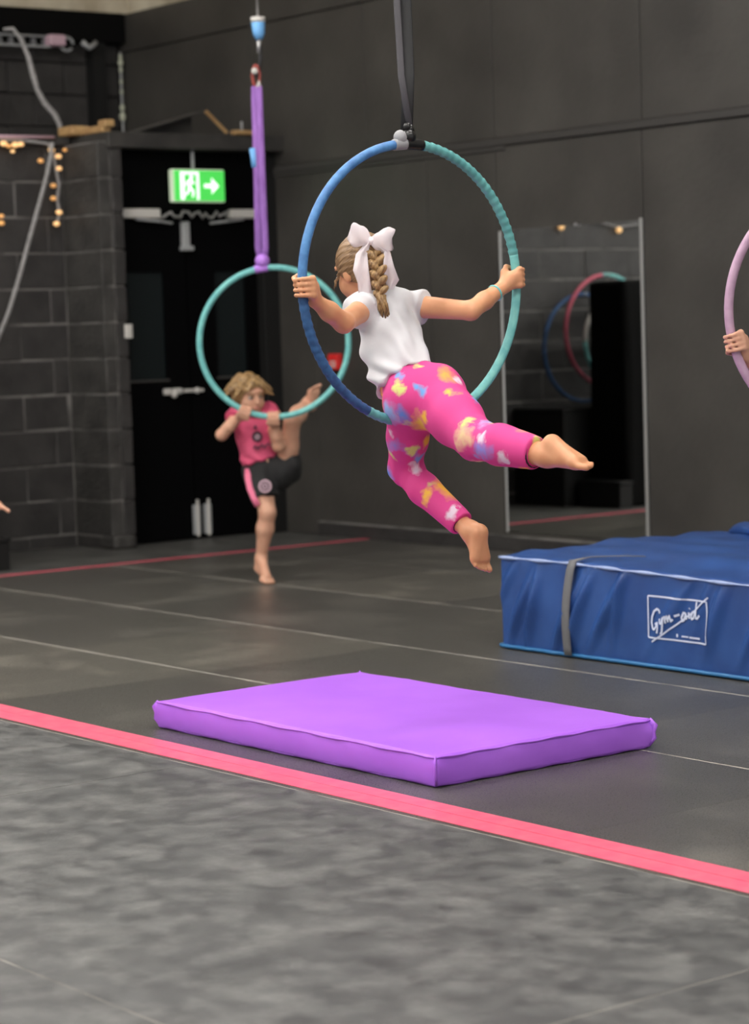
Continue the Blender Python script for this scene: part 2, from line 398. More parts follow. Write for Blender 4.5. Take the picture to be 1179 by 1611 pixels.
for y in (8.010, 8.092):
    b_ = MB().box((DX-.015, y, .03), (DX+.012, y+.048, .218), .005).obj('floor_bolt', M_greyplastic, d1)
    MB().tube([(DX+.013, y+.024, .02), (DX+.013, y+.024, .25)], .009, 8).obj('bolt_rod', M_white, b_)

# ---- block wall and pier: painted blocks as pieces in recessed mortar
wl = structure(MB().box((LX-.20, 2.0, 0), (LX-.003, 7.34, 2.46)).obj('wall_left', M_mortar_lit))
pier = structure(MB().box((LX-.05, 7.345, 0), (-12.178, 7.494, 2.46)).obj('wall_pier', M_mortar_lit))
H0, HC = .0765, .2165
bmesh_cache = {}
def block(x0, x1, y0, y1, z0, z1, parent, m, rr):
    lo = V(x0, y0, z0); hi = V(x1, y1, z1); v, f = rbox(hi-lo, .006, 1, 1, 1, 1)
    v = v+(lo+hi)/2+np.array([[rr.uniform(-.002, .002) for _ in range(3)] for _ in range(len(v))])
    mkobj('block', v, f, m, parent, False)
rr = random.Random(5)
for c in range(-1, 11):
    z0 = H0+HC*c+.005 if c >= 0 else .0; z1 = H0+HC*(c+1)-.005
    y = 7.335+(.11 if c % 2 else .33)-.44
    edges = [7.335]
    while y > 4.2: edges.append(y); y -= .44
    for a, b in zip(edges[1:], edges[:-1]):
        if b-a < .03: continue
        block(LX-.09, LX+rr.uniform(-.002, .004), a+.002, b-.002, z0, z1, wl, M_block, rr)
    # pier: face towards the camera side and the short return
    zz0, zz1 = z0, z1
    block(LX-.004, -12.175, 7.34, 7.42, zz0, zz1, pier, M_block2, rr)
    block(-12.26, -12.160, 7.425, 7.50, zz0, zz1, pier, M_block, rr)
# plinth bulge at the foot of the pier
tag(MB().box((-12.28, 7.315, 0), (-12.12, 7.47, .085), .02).obj('pier_foot', M_block2), 'rough painted concrete foot at the base of the block pier', 'plinth')
structure(MB().box((LX-.25, 2.0, 2.462), (LX+.05, 7.36, 2.515), .006).obj('trim_4', M_lintel))
structure(MB().box((BX, 2.0, 2.47), (LX-.20, 8.69, 2.505)).obj('wall_roof_of_lobby', M_lintel))

# ---- back wall above the lobby
wb = structure(MB().box((BX-.15, 2.0, -.02), (BX-.012, WY+.02, 3.46)).obj('wall_back', M_door))
for c in range(5):
    z0 = 2.51+.2165*c
    y = 8.66-(.22 if c % 2 else 0)
    edges = [8.685]+([8.66-.22] if c % 2 else [])
    y = edges[-1]-.44
    while y > 5.6: edges.append(y); y -= .44
    for a, b in zip(edges[1:], edges[:-1]): block(BX-.09, BX, a+.004, b-.004, z0+.004, min(z0+.2125, 3.46), wb, M_block, rr)
structure(MB().box((BX-.05, 2.0, 3.30), (BX+.12, 8.67, 3.50)).obj('trim_5', M_black))
structure(MB().box((BX-.30, 2.0, 3.505), (BX+.10, 8.72, 3.60)).obj('trim_6', M_pale))
structure(MB().box((BX-.02, 8.42, 2.51), (BX+.10, 8.52, 3.30)).obj('trim_7', M_blackbox))

# ---- ceiling and lamps
cz = lambda x: 4.95
structure(MB().box((-14.5, -3, 4.95), (1.5, 8.85, 5.05)).obj('ceiling', M_ceil))
LAMPS = [(x, y) for x in (-10.6, -7.8, -5.0, -2.2) for y in (-1.0, 1.0, 3.0, 5.2)]
for k, (x, y) in enumerate(LAMPS):
    z = cz(x)-.30
    t = thing('ceiling_light', (x, y, z), 'white strip ceiling light hanging above the gym floor', 'light', 'strip lights under the ceiling')
    MB().box((x-.08, y-.75, z), (x+.08, y+.75, z+.05), .01).obj('housing', M_white, t)
    MB().box((x-.10, y-.72, z-.05), (x+.10, y+.72, z-.002), .015).obj('diffuser', M_lamp, t)
    for s in (-.5, .5): MB().tube([(x, y+s, z+.05), (x, y+s, cz(x))], .006, 6).obj('hanger_rod', M_steel, t)

# ---- mirror on the right wall
mr_ = thing('wall_mirror', (-9.495, WY-.012, .11), 'tall frameless mirror with thin metal edges on the black wall', 'mirror')
MB().box((-10.058, WY-.020, .112), (-8.932, WY-.0125, 1.815)).obj('mirror_glass', M_mirror, mr_)
MB().box((-10.068, WY-.026, .105), (-10.058, WY-.0125, 1.812), .003).obj('edge_strip', M_edge, mr_)
MB().box((-8.932, WY-.028, .105), (-8.914, WY-.0125, 1.825), .003).obj('edge_strip', M_edge, mr_)
for x in (-9.42,): MB().ball((x, WY-.028, 1.815), .012).obj('mirror_clip', M_steel, mr_)

# ================================================================== implicit-surface modelling for figures
class Field:
    def __init__(s, lo, hi, h):
        s.lo = np.array(lo, float); s.h = h
        s.n = np.ceil((np.array(hi, float)-s.lo)/h).astype(int)+1
        s.F = np.full(s.n, 1e3, np.float32)
    def blk(s, lo, hi):
        a = np.maximum(0, np.floor((lo-s.lo)/s.h).astype(int)); b = np.minimum(s.n, np.ceil((hi-s.lo)/s.h).astype(int)+1)
        if (b <= a).any(): return None
        sl = tuple(slice(i, j) for i, j in zip(a, b))
        g = [(s.lo[k]+s.h*np.arange(a[k], b[k])).astype(np.float32) for k in range(3)]
        return sl, g[0][:, None, None], g[1][None, :, None], g[2][None, None, :]
    def put(s, sl, d, k, sub=False):
        a = s.F[sl]
        if sub:
            d = -d; h = np.clip(.5-.5*(a-d)/k, 0, 1); r = a*(1-h)+d*h+k*h*(1-h)
            s.F[sl] = np.where(a > 500, a, r); return
        h = np.clip(.5+.5*(a-d)/k, 0, 1); s.F[sl] = np.where(a > 500, d, a*(1-h)+d*h-k*h*(1-h))
    def cone(s, p, q, r1, r2, k=.015, flat=None, cuts=None, sub=False):
        p = np.asarray(p, float); q = np.asarray(q, float); m = max(r1, r2)+k+.02
        b = s.blk(np.minimum(p, q)-m, np.maximum(p, q)+m)
        if b is None: return
        sl, X, Y, Z = b; ax = q-p; L2 = max(1e-10, ax@ax)
        t = np.clip(((X-p[0])*ax[0]+(Y-p[1])*ax[1]+(Z-p[2])*ax[2])/L2, 0, 1)
        vx = X-p[0]-t*ax[0]; vy = Y-p[1]-t*ax[1]; vz = Z-p[2]-t*ax[2]
        d2 = vx*vx+vy*vy+vz*vz
        if flat is not None:
            n, sc = flat; vn = vx*n[0]+vy*n[1]+vz*n[2]; d2 = d2+vn*vn*(sc*sc-1)
        d = np.sqrt(d2)-(r1+(r2-r1)*t)
        for (c, n) in (cuts or []): d = np.maximum(d, (X-c[0])*n[0]+(Y-c[1])*n[1]+(Z-c[2])*n[2])
        s.put(sl, d, k, sub)
    def ell(s, c, A, r, k=.015, sub=False, cuts=None):
        c = np.asarray(c, float); m = max(r)+k+.02
        b = s.blk(c-m, c+m)
        if b is None: return
        sl, X, Y, Z = b; k0 = 0; k1 = 0
        for a_, r_ in zip(A, r):
            u = (X-c[0])*a_[0]+(Y-c[1])*a_[1]+(Z-c[2])*a_[2]; k0 = k0+(u/r_)**2; k1 = k1+(u/r_**2)**2
        k0 = np.sqrt(k0); d = k0*(k0-1)/np.maximum(np.sqrt(k1), 1e-6)
        for (cc, n) in (cuts or []): d = np.maximum(d, (X-cc[0])*n[0]+(Y-cc[1])*n[1]+(Z-cc[2])*n[2])
        s.put(sl, d, k, sub)
    def cut(s, c, n):
        X = (s.lo[0]+s.h*np.arange(s.n[0]))[:, None, None]; Y = (s.lo[1]+s.h*np.arange(s.n[1]))[None, :, None]; Z = (s.lo[2]+s.h*np.arange(s.n[2]))[None, None, :]
        s.F = np.maximum(s.F, ((X-c[0])*n[0]+(Y-c[1])*n[1]+(Z-c[2])*n[2]).astype(np.float32))
    def run(s, prims, only=None, grow=0.0):
        for p in prims:
            if only is not None and p[0] not in only: continue
            kw = dict(p[3]) if len(p) > 3 else {}
            a = list(p[2])
            if p[1] == 'cone': s.cone(a[0], a[1], a[2]+grow, a[3]+grow, **kw)
            else: s.ell(a[0], a[1], [x+grow for x in a[2]], **kw)
        return s
    def mesh(s):
        F = s.F; neg = F < 0
        nx, ny, nz = [n-1 for n in F.shape]
        cnt = np.zeros((nx, ny, nz), np.int8)
        for i in (0, 1):
            for j in (0, 1):
                for k in (0, 1): cnt += neg[i:i+nx, j:j+ny, k:k+nz]
        act = np.argwhere((cnt > 0) & (cnt < 8)); n = len(act)
        idm = np.full((nx, ny, nz), -1, np.int32); idm[act[:, 0], act[:, 1], act[:, 2]] = np.arange(n)
        corners = [(i, j, k) for i in (0, 1) for j in (0, 1) for k in (0, 1)]
        val = np.stack([F[act[:, 0]+i, act[:, 1]+j, act[:, 2]+k] for i, j, k in corners], 1).astype(float)
        acc = np.zeros((n, 3)); num = np.zeros(n)
        for a in range(8):
            for b in range(a+1, 8):
                da = np.array(corners[b])-np.array(corners[a])
                if abs(da).sum() != 1 or da.sum() < 0: continue
                va, vb = val[:, a], val[:, b]; x = (va < 0) != (vb < 0)
                t = np.where(x, va/np.where(x, va-vb, 1), 0)
                acc += np.where(x[:, None], np.array(corners[a])+t[:, None]*da, 0); num += x
        vs = s.lo+s.h*(act+acc/num[:, None])
        quads = []
        for ax in range(3):
            sl0 = [slice(None)]*3; sl1 = [slice(None)]*3; sl0[ax] = slice(0, -1); sl1[ax] = slice(1, None)
            e = neg[tuple(sl0)] != neg[tuple(sl1)]
            o1, o2 = (ax+1) % 3, (ax+2) % 3
            pos = np.argwhere(e); dims = (nx, ny, nz)
            ok = (pos[:, o1] > 0) & (pos[:, o2] > 0) & (pos[:, o1] < dims[o1]) & (pos[:, o2] < dims[o2]); pos = pos[ok]
            fl_ = neg[pos[:, 0], pos[:, 1], pos[:, 2]]
            q = []
            for d1_, d2_ in ((0, 0), (-1, 0), (-1, -1), (0, -1)):
                c = pos.copy(); c[:, o1] += d1_; c[:, o2] += d2_; q.append(idm[c[:, 0], c[:, 1], c[:, 2]])
            q = np.stack(q, 1); q[~fl_] = q[~fl_][:, ::-1]; quads.append(q)
        Q = np.concatenate(quads)
        Q = Q[(Q >= 0).all(1)]
        # two gentle smoothing passes along the edges
        for lam in (.5, .5):
            sm = np.zeros_like(vs); c = np.zeros(n)
            for a in range(4):
                i, j = Q[:, a], Q[:, (a+1) % 4]
                for k in range(3): sm[:, k] += np.bincount(i, vs[j, k], n)+np.bincount(j, vs[i, k], n)
                c += np.bincount(i, minlength=n)+np.bincount(j, minlength=n)
            vs = vs+lam*(sm/np.maximum(c, 1)[:, None]-vs)
        return vs, Q
def normals(v, Q):
    nn = np.cross(v[Q[:, 2]]-v[Q[:, 0]], v[Q[:, 3]]-v[Q[:, 1]]); out = np.zeros_like(v)
    for a in range(4):
        for k in range(3): out[:, k] += np.bincount(Q[:, a], nn[:, k], len(v))
    return out/np.maximum(1e-12, np.linalg.norm(out, axis=1))[:, None]
def bounds(prims, pad=.05, only=None):
    lo = V(9, 9, 9)*99; hi = -lo
    for p in prims:
        if only is not None and p[0] not in only: continue
        if p[1] == 'cone':
            m = max(p[2][2], p[2][3])
            for e in p[2][:2]: lo = np.minimum(lo, e-m); hi = np.maximum(hi, e+m)
        else:
            m = max(p[2][2]); lo = np.minimum(lo, p[2][0]-m); hi = np.maximum(hi, p[2][0]+m)
    return lo-pad, hi+pad
def solid(name, prims, h, m, parent, only=None, grow=0.0, cuts=None, disp=None):
    lo, hi = bounds(prims, .03+abs(grow), only); F = Field(lo, hi, h).run(prims, only, grow)
    for c, n in (cuts or []): F.cut(c, n)
    v, Q = F.mesh()
    if disp is not None: v = v+normals(v, Q)*disp(v)[:, None]
    return mkobj(name, v, Q, m, parent, True)

def head_prims(c, f, u, s=1.0, tagname='head'):
    f = nrm(f); u = nrm(u-f*(u@f)); l = np.cross(u, f); A = (l, f, u); P = []
    e = lambda o, r, k=.015, **kw: P.append((tagname, 'ell', (c+(l*o[0]+f*o[1]+u*o[2])*s, A, [x*s for x in r]), dict(k=k*s, **kw)))
    e((0, -.012, .020), (.073, .090, .084)); e((0, .022, -.028), (.058, .064, .074), .02); e((0, .054, -.080), (.024, .022, .020), .03)
    for sg in (-1, 1):
        e((sg*.034, .050, -.035), (.024, .026, .026), .02)
        e((sg*.071, -.008, -.010), (.008, .019, .027), .006)
    e((0, .076, .030), (.048, .014, .012), .02)
    for sg in (-1, 1): e((sg*.028, .094, .004), (.016, .012, .010), .010, sub=True)
    P.append((tagname, 'cone', (c+(f*.086+u*.006)*s, c+(f*.099-u*.024)*s, .007*s, .0115*s), dict(k=.010*s)))
    e((0, .084, -.052), (.020, .007, .008), .008)
    return P
def face_bits(c, f, u, s, parent, brow):
    f = nrm(f); u = nrm(u-f*(u@f)); l = np.cross(u, f)
    for sg in (-1, 1):
        p = c+(l*sg*.028+f*.0735+u*.004)*s
        ey = MB(); ey.ball(p, .0135*s, 12, 8); e_ = ey.obj('eye', M_eyewhite, parent, True)
        MB().ball(p+(f*.0085)*s, .0068*s, 10, 7).obj('iris', M_iris, e_, True)
        q = [c+(l*sg*a+f*b+u*z)*s for a, b, z in ((.013, .0915, .024), (.026, .0895, .028), (.042, .080, .023))]
        MB().tube(q, [(.0025*s, .004*s)]*3, 8).obj('eyebrow', brow, parent, True)
        q = [c+(l*sg*a+f*b+u*z)*s for a, b, z in ((.016, .0865, .009), (.028, .0880, .0135), (.041, .0815, .008))]
        MB().tube(q, .0022*s, 6).obj('eyelid', brow, parent, True)
    q = [c+(l*a+f*b+u*z)*s for a, b, z in ((-.019, .084, -.053), (-.008, .0905, -.050), (0, .091, -.0515), (.008, .0905, -.050), (.019, .084, -.053))]
    MB().tube(q, [(.002*s, .002*s), (.0045*s, .004*s), (.005*s, .004*s), (.0045*s, .004*s), (.002*s, .002*s)], 8).obj('lips', M_lip, parent, True)

def grip(c, axis, wrist, towards, rt=.0135, s=1.0, thumb_up=1, side='h'):
    """hand closed on a tube: axis of the tube at c, wrist position, back of the hand turned to 'towards'"""
    a = nrm(axis); e1 = np.asarray(wrist, float)-c; e1 = nrm(e1-a*(e1@a))
    e2 = np.cross(a, e1); e2 = e2 if e2@towards > 0 else -e2
    P = []; rf = .0066*s; R = rt+rf*.92
    pol = lambda ang, r, o: c+e1*math.cos(math.radians(ang))*r+e2*math.sin(math.radians(ang))*r+a*o
    offs = [(i-1.5)*.0150*s for i in range(4)]
    lens = [.9, 1.0, .98, .85] if thumb_up > 0 else [.85, .98, 1.0, .9]
    for o, ln in zip(offs, lens):
        kn = pol(62, R+.011*s, o*1.02); angs = [100, 160*ln, 222*ln, 275*ln]
        pts = [kn]+[pol(x, R+(.004*s if i == 0 else .001), o*(1.0-.02*i)) for i, x in enumerate(angs)]
        for i in range(4): P.append((side, 'cone', (pts[i], pts[i+1], rf*(1.10-.08*i), rf*(1.04-.08*i)), dict(k=.003)))
        P.append((side, 'cone', (wrist+(kn-wrist)*.12, kn, .0125*s, .0092*s), dict(k=.010, flat=(e2, 1.15))))
    # palm heel and thumb
    P.append((side, 'cone', (wrist, pol(20, R+.012*s, 0), .018*s, .019*s), dict(k=.014)))
    tb = pol(-18, R+.020*s, thumb_up*.016*s); t1 = pol(-62, R+.010*s, thumb_up*.032*s); t2 = pol(-118, R+.003*s, thumb_up*.026*s); t3 = pol(-165, R+.004*s, thumb_up*.018*s)
    P += [(side, 'cone', (wrist+(tb-wrist)*.4, tb, .014*s, .012*s), dict(k=.010)), (side, 'cone', (tb, t1, .0105*s, .0085*s), dict(k=.006)),
          (side, 'cone', (t1, t2, .0085*s, .0075*s), dict(k=.004)), (side, 'cone', (t2, t3, .0075*s, .0065*s), dict(k=.003))]
    return P
def foot(ank, toe, sole, s=1.0, tagname='foot', big=1, r_ank=.026):
    """pointed or flat foot; sole = direction the sole faces at the heel"""
    ank = np.asarray(ank, float); toe = np.asarray(toe, float); ax = toe-ank; L = np.linalg.norm(ax); ax = ax/L
    so = nrm(sole-ax*(sole@ax)); lat = np.cross(ax, so)*big; P = []
    C = lambda p, q, a, b, k=.012, **kw: P.append((tagname, 'cone', (p, q, a*s, b*s), dict(k=k, **kw)))
    heel = ank+so*.036*s+ax*.004*s
    C(ank-ax*.01*s, heel, r_ank, .0225, .016); C(ank, ank+lat*.020*s, .012, .009, .014); C(ank, ank-lat*.020*s, .012, .009, .014)
    ball = ank+ax*(L*.66)+so*.020*s
    C(ank, ball-so*.004*s, r_ank*.98, .0185, .02, flat=(lat, .92)); C(heel, ball+lat*.016*s, .020, .019, .016); C(heel, ball-lat*.018*s, .019, .0165, .016)
    for i, (o, ln, r) in enumerate(((.024, 1.0, .0098), (.009, .985, .0074), (-.003, .95, .0070), (-.014, .905, .0066), (-.024, .85, .0064))):
        b0 = ball+lat*o*.92*s; tip = ank+ax*(L*ln)+so*.024*s+lat*o*1.06*s
        mid = (b0+tip)/2-so*.005*s
        C(b0, mid, r*1.25, r, .008); C(mid, tip, r*.95, r, .003)
    return P

# ------------------------------------------------------------------ aerial hoops
def ring_pts(c, h, v, r, a0, a1, n): return [c+(h*math.cos(math.radians(a0+(a1-a0)*i/n))+v*math.sin(math.radians(a0+(a1-a0)*i/n)))*r for i in range(n+1)]
def ring_section(name, c, h, v, r, a0, a1, rt, m, parent, ribs=True, k=.0007):
    n = max(8, int(abs(a1-a0)*r*math.pi/180/.006)) if ribs else max(8, int(abs(a1-a0)/4))
    pts = ring_pts(c, h, v, r, a0, a1, n)
    rad = [rt+(k*((i % 4)/3.0) if ribs else 0) for i in range(n+1)]
    return MB().tube(pts, rad, 12, up=np.cross(h, v)).obj(name, m, parent, True)

# ================================================================== hoop with the near child
DEPG = 6.80
gc = at(650.5, 447, DEPG)
psi = math.radians(38.5)
gh = RH*math.cos(psi)+FH*math.sin(psi)          # from the near left side to the far right side
gr = .404
hoop = thing('aerial_hoop', gc-ZUP*(gr), 'blue and teal taped aerial hoop with black strap, ridden by the child in white', 'hoop')
ring_section('tape_wrap', gc, gh, ZUP, gr, 95, 181, .0135, M_hoopblue, hoop, False)
ring_section('tape_wrap', gc, gh, ZUP, gr, 180, 243, .0132, M_hoopnavy, hoop, True, .0019)
ring_section('tape_wrap', gc, gh, ZUP, gr, 242, 278, .0130, M_hoopteal, hoop, True, .0024)
ring_section('tape_wrap', gc, gh, ZUP, gr, 277, 372, .0134, M_hoopaqua, hoop, True, .0004)
ring_section('tape_wrap', gc, gh, ZUP, gr, 371, 446, .0130, M_hoopteal, hoop, True, .0026)
ring_section('grey_binding', gc, gh, ZUP, gr, 92, 98, .017, M_tapegrey, hoop, False)
ring_section('black_binding', gc, gh, ZUP, gr, 83, 93, .0165, M_tapeblack, hoop, False)
gt = gc+ZUP*gr; gside = nrm(np.cross(ZUP, FH)); ztop = cz(gt[0])
kn = MB(); kn.ball(gt+ZUP*.022, (.022, .022, .022), 12, 8); kn.tube([gt+ZUP*.03+gh*.004, gt+ZUP*.055+gh*.004], [.016, .012], 10); kn.ball(gt+ZUP*.05-gh*.004, .013)
kn.obj('strap_knot', M_tapeblack, hoop, True)
MB().ball(gt+ZUP*.018-gh*.032, (.020, .020, .022), 12, 8).obj('grey_binding_lump', M_tapegrey, hoop, True)
def band(name, pts, w_, th, side, m, parent):
    return MB().tube(pts, [(w_/2, th/2)]*len(pts), 12, up=side).obj(name, m, parent, True)
lean = nrm(gt+ZUP*.05-at(640, 200, DEPG)) if False else V(0, 0, 0)
topA = at(622, -40, DEPG); topB = at(636, -40, DEPG+.03)
dA = nrm(topA-(gt+ZUP*.06)); dB = nrm(topB-(gt+ZUP*.06))
def strand(start, through, name, w_, m, k):
    d = through-start; d = d/d[2]; e = start+d*(through[2]-start[2])
    end = V(e[0], e[1], ztop)
    band(name, [start, start+(e-start)*.35+k, e, end], w_, .008, nrm(RH), m, hoop)
strand(gt+ZUP*.04-gside*.004, topA, 'strap', .020, M_strapsheen, RH*-.010)
strand(gt+ZUP*.04+gside*.006, topB, 'strap', .036, M_strapblack, RH*.008)

# ================================================================== the near child
def build_girl():
    G = at
    base = V(*G(660, 640, DEPG)); base[2] = G(768, 900, 6.78)[2]
    T = thing('person', base, 'person in white t-shirt and pink splash leggings riding the blue and teal hoop', 'person')
    Fd = nrm(-.62*RH+.78*FH)            # facing direction of the trunk
    Ld = nrm(-.78*RH-.62*FH)
    pel = G(664, 622, 6.80); waist = G(634, 592, 6.85); mid = G(620, 548, 6.89); chest = G(612, 512, 6.915); upch = G(609, 488, 6.925)
    neck0 = G(601, 474, 6.93); hc = G(571, 424, 6.955)
    sL = G(569, 488, 6.85); sR = G(653, 482, 7.0)
    eL = G(541, 508, 6.69); hL = gc+gh*gr*math.cos(math.radians(180.5))+ZUP*gr*math.sin(math.radians(180.5))
    eR = G(741, 489, 6.91); hR = gc+gh*gr*math.cos(math.radians(2))+ZUP*gr*math.sin(math.radians(2))
    wL = hL+nrm(eL-hL)*.058+ZUP*-.006; wR = hR+nrm(eR-hR)*.060
    hipR = G(690, 632, 6.755); knR = G(750, 692, 6.55); clR = G(789, 700, 6.46); anR = G(862, 717, 6.345)
    hipL = G(646, 640, 6.79); knL = G(638, 736, 6.95); clL = G(668, 770, 6.90); anL = G(742, 838, 6.785)
    P = []
    C = lambda t, p, q, a, b, k=.02, **kw: P.append((t, 'cone', (p, q, a, b), dict(k=k, **kw)))
    sp = nrm(waist-pel)
    # trunk
    C('pelvis', G(650, 628, 6.77), G(676, 622, 6.83), .083, .083, .03)
    C('pelvis', G(690, 610, 6.77), G(696, 618, 6.80), .066, .066, .03)
    C('trunk', pel, waist, .082, .072, .03); C('trunk', waist, mid, .074, .078, .03, flat=(Fd, 1.15)); C('trunk', mid, chest, .079, .084, .03, flat=(Fd, 1.2)); C('trunk', chest, upch, .082, .066, .03, flat=(Fd, 1.15))
    C('shoulder', upch+ZUP*.008, sL, .045, .036, .03); C('shoulder', upch+ZUP*.008, sR, .045, .036, .03)
    C('neck', neck0, hc+V(0, 0, -.04), .034, .031, .02)
    # arms
    C('armL', sL, eL, .034, .029, .015); C('armL', eL, (eL+wL)/2, .029, .028, .012); C('armL', (eL+wL)/2, wL, .028, .0195, .012)
    C('armR', sR, eR, .035, .028, .015); C('armR', eR, eR+(wR-eR)*.4, .028, .027, .012); C('armR', eR+(wR-eR)*.4, wR, .027, .0195, .012)
    tL = nrm(np.cross(ZUP, gh)); 
    P += grip(hL, ZUP, wL, -FH-.1*RH, s=1.02, side='handL'); P += grip(hR, ZUP, wR, -FH+.3*RH, s=1.02, side='handR')
    # legs
    C('legR', hipR, (hipR+knR)/2, .082, .071, .02); C('legR', (hipR+knR)/2, knR, .071, .053, .02); C('legR', knR, clR, .052, .048, .02); C('legR', clR, anR, .046, .029, .02)
    C('legL', hipL, (hipL+knL)/2, .070, .055, .02); C('legL', (hipL+knL)/2, knL, .055, .044, .02); C('legL', knL, clL, .043, .039, .02); C('legL', clL, anL, .039, .024, .02)
    P += foot(anR, G(929, 748, 6.25), UP*1.0+RT*.30-FW*.35, 1.0, 'footR', 1, .029)
    P += foot(anL, G(752, 899, 6.78), RT*.75+UP*.25-FW*1.0, .98, 'footL', -1, .026)
    hf = nrm(-.58*RH+.78*FH-.22*ZUP); hu = nrm(ZUP*.96+.12*RH*-1)
    P += head_prims(hc, hf, hu, .96)
    solid('body', P, .0034, M_skin, T)
    hu_ = nrm(hu-hf*(hu@hf)); hl = np.cross(hu_, hf); s = .96
    face_bits(hc, hf, hu, s, T, M_hair)
    # hair pulled back
    A = (hl, hf, hu_)
    HP = [('h', 'ell', (hc+(hf*-.014+hu_*.022)*s, A, [.082*s, .097*s, .092*s]), dict(k=.01)),
          ('h', 'ell', (hc+(hf*-.050-hu_*.030)*s, A, [.062*s, .050*s, .060*s]), dict(k=.02)),
          ('h', 'ell', (hc+(hf*.062-hu_*.030)*s, A, [.080*s, .075*s, .075*s]), dict(k=.008, sub=True)),
          ('h', 'ell', (hc+(hf*.005-hu_*.085)*s, A, [.10*s, .062*s, .062*s]), dict(k=.008, sub=True))]
    for q in range(9):          # loose strands at the temple
        st = hc+(hl*.068*(1 if q % 2 else -1)+hf*(.02+.006*q)+hu_*(.015-.004*q))*s
        HP.append(('h', 'cone', (st, st+(hf*.012-hu_*.03+hl*.004)*s, .004, .0015), dict(k=.004)))
    knot = hc+(hf*-.102+hu_*.056)*s
    def streak(v):
        d = v-hc; a = np.arctan2(d@hl, d@hu_); return .0007*np.sin(a*30)
    hair = solid('hair', HP, .0034, M_hair, T, disp=streak)
    # braid: two columns of plump overlapping lobes and a loose tail
    path = [G(588, 388, 6.855), G(592, 405, 6.835), G(595, 425, 6.825), G(597, 445, 6.825), G(600, 464, 6.83)]
    BPt = []
    for i in range(11):
        t = i/10*(len(path)-1); k0 = min(int(t), len(path)-2); p = path[k0]+(path[k0+1]-path[k0])*(t-k0)
        sd = 1 if i % 2 else -1; wd = 1.08-.25*i/10
        ax = nrm(-ZUP*.75-RH*sd*.75); ot = nrm(np.cross(ax, FH)); c = p+RH*sd*.0115*wd-FH*.003*(i % 2)
        BPt.append(('b', 'ell', (c, (ax, ot, np.cross(ax, ot)), [.0215*wd, .0122*wd, .0150*wd]), dict(k=.0015)))
    solid('braid', BPt, .0022, M_braid, hair)
    tl = MB()
    for q in range(16):
        a = path[-1]+RH*random.uniform(-.010, .010)-FH*random.uniform(0, .010)
        e = G(604+random.uniform(-9, 10), 500+random.uniform(-14, 4), 6.832); m_ = (a+e)/2+RH*random.uniform(-.010, .010)-FH*.004
        tl.tube([a, m_, e], [.006, .0055, .0012], 7)
    tl.obj('braid_tail', M_braid, hair, True)
    # bow
    bow = MB().ball(G(583, 379, 6.835), (.014, .012, .013), 12, 8).obj('hair_bow', M_tulleknot, T, True)
    bk_ = G(583, 379, 6.835)
    def loop(dirv, upv, ln, hw, th, name, seed):
        r_ = random.Random(seed); n, mth = 16, 20; v = []; f = []; fr = np.cross(dirv, upv)
        for i in range(n+1):
            s_ = i/n; hw_ = .007+hw*(math.sin(math.pi*min(1, s_*.72))**.8); tk = .004+th*math.sin(math.pi*s_)**.8
            for k in range(mth):
                a = 2*math.pi*k/mth; wr = 1+.10*math.sin(3*a+seed+7*s_)
                v.append(bk_+dirv*(ln*s_+.006*math.cos(a*2+seed)*s_)+upv*(math.sin(a)*hw_*wr+.010*s_)+fr*math.cos(a)*tk*wr)
        for i in range(n):
            for k in range(mth): f.append((i*mth+k, i*mth+(k+1) % mth, (i+1)*mth+(k+1) % mth, (i+1)*mth+k))
        f.append(tuple(range(mth))[::-1]); f.append(tuple(n*mth+k for k in range(mth)))
        mkobj(name, v, f, M_tulle, bow)
    loop(nrm(-RT*1.0+UP*.25-FW*.1), nrm(UP*.95+RT*.30), .062, .026, .013, 'bow_loop', 1.3)
    loop(nrm(RT*1.0-UP*.12-FW*.05), nrm(UP*.98+RT*.10), .064, .029, .013, 'bow_loop', 4.1)
    def tail(cent, wid, name, seed):
        v = []; f = []; n = len(cent)*5-4; m_ = 7
        cs = np.array(cent); tt = np.linspace(0, len(cent)-1, n)
        for i, t in enumerate(tt):
            p = np.array([np.interp(t, range(len(cent)), cs[:, k]) for k in range(3)]); w_ = np.interp(t, range(len(cent)), wid)
            for side in (0, 1):
                for k in range(m_):
                    x = (k/(m_-1)-.5)*2
                    v.append(p+RT*x*w_-FW*(.006*math.sin(x*4+seed+t*1.6)+.0012*side))
        row = 2*m_
        for i in range(n-1):
            for k in range(m_-1):
                a = i*row+k; f.append((a, a+row, a+row+1, a+1)); b = a+m_; f.append((b, b+1, b+row+1, b+row))
            a = i*row; f.append((a, a+m_, a+m_+row, a+row)); a += m_-1; f.append((a, a+row, a+row+m_, a+m_))
        mkobj(name, v, f, M_tulle, bow)
    tail([G(580, 381, 6.83), G(569, 400, 6.825), G(568, 425, 6.82), G(573, 445, 6.825), G(575, 462, 6.83)], [.007, .017, .023, .019, .020], 'ribbon_tail', .5)
    tail([G(588, 383, 6.83), G(609, 396, 6.825), G(612, 420, 6.82), G(617, 440, 6.83), G(615, 455, 6.835)], [.006, .009, .016, .021, .008], 'ribbon_tail', 2.2)
    # t-shirt: trunk with hem cut, sleeves cut square
    hemc = G(631, 597, 6.83); hemn = nrm(G(634, 606, 6.80)-G(618, 573, 6.86))
    hemn = nrm(-UP*.84+RT*.50-FW*.30)
    S = [p for p in P if p[0] in ('trunk', 'shoulder')]
    S = [(p[0], p[1], p[2], dict(p[3], cuts=[(hemc, hemn)])) for p in S]
    S.append(('trunk', 'cone', (G(640, 604, 6.83), G(617, 545, 6.885), .090, .082), dict(k=.02, cuts=[(hemc, hemn)], flat=(Fd, 1.08))))
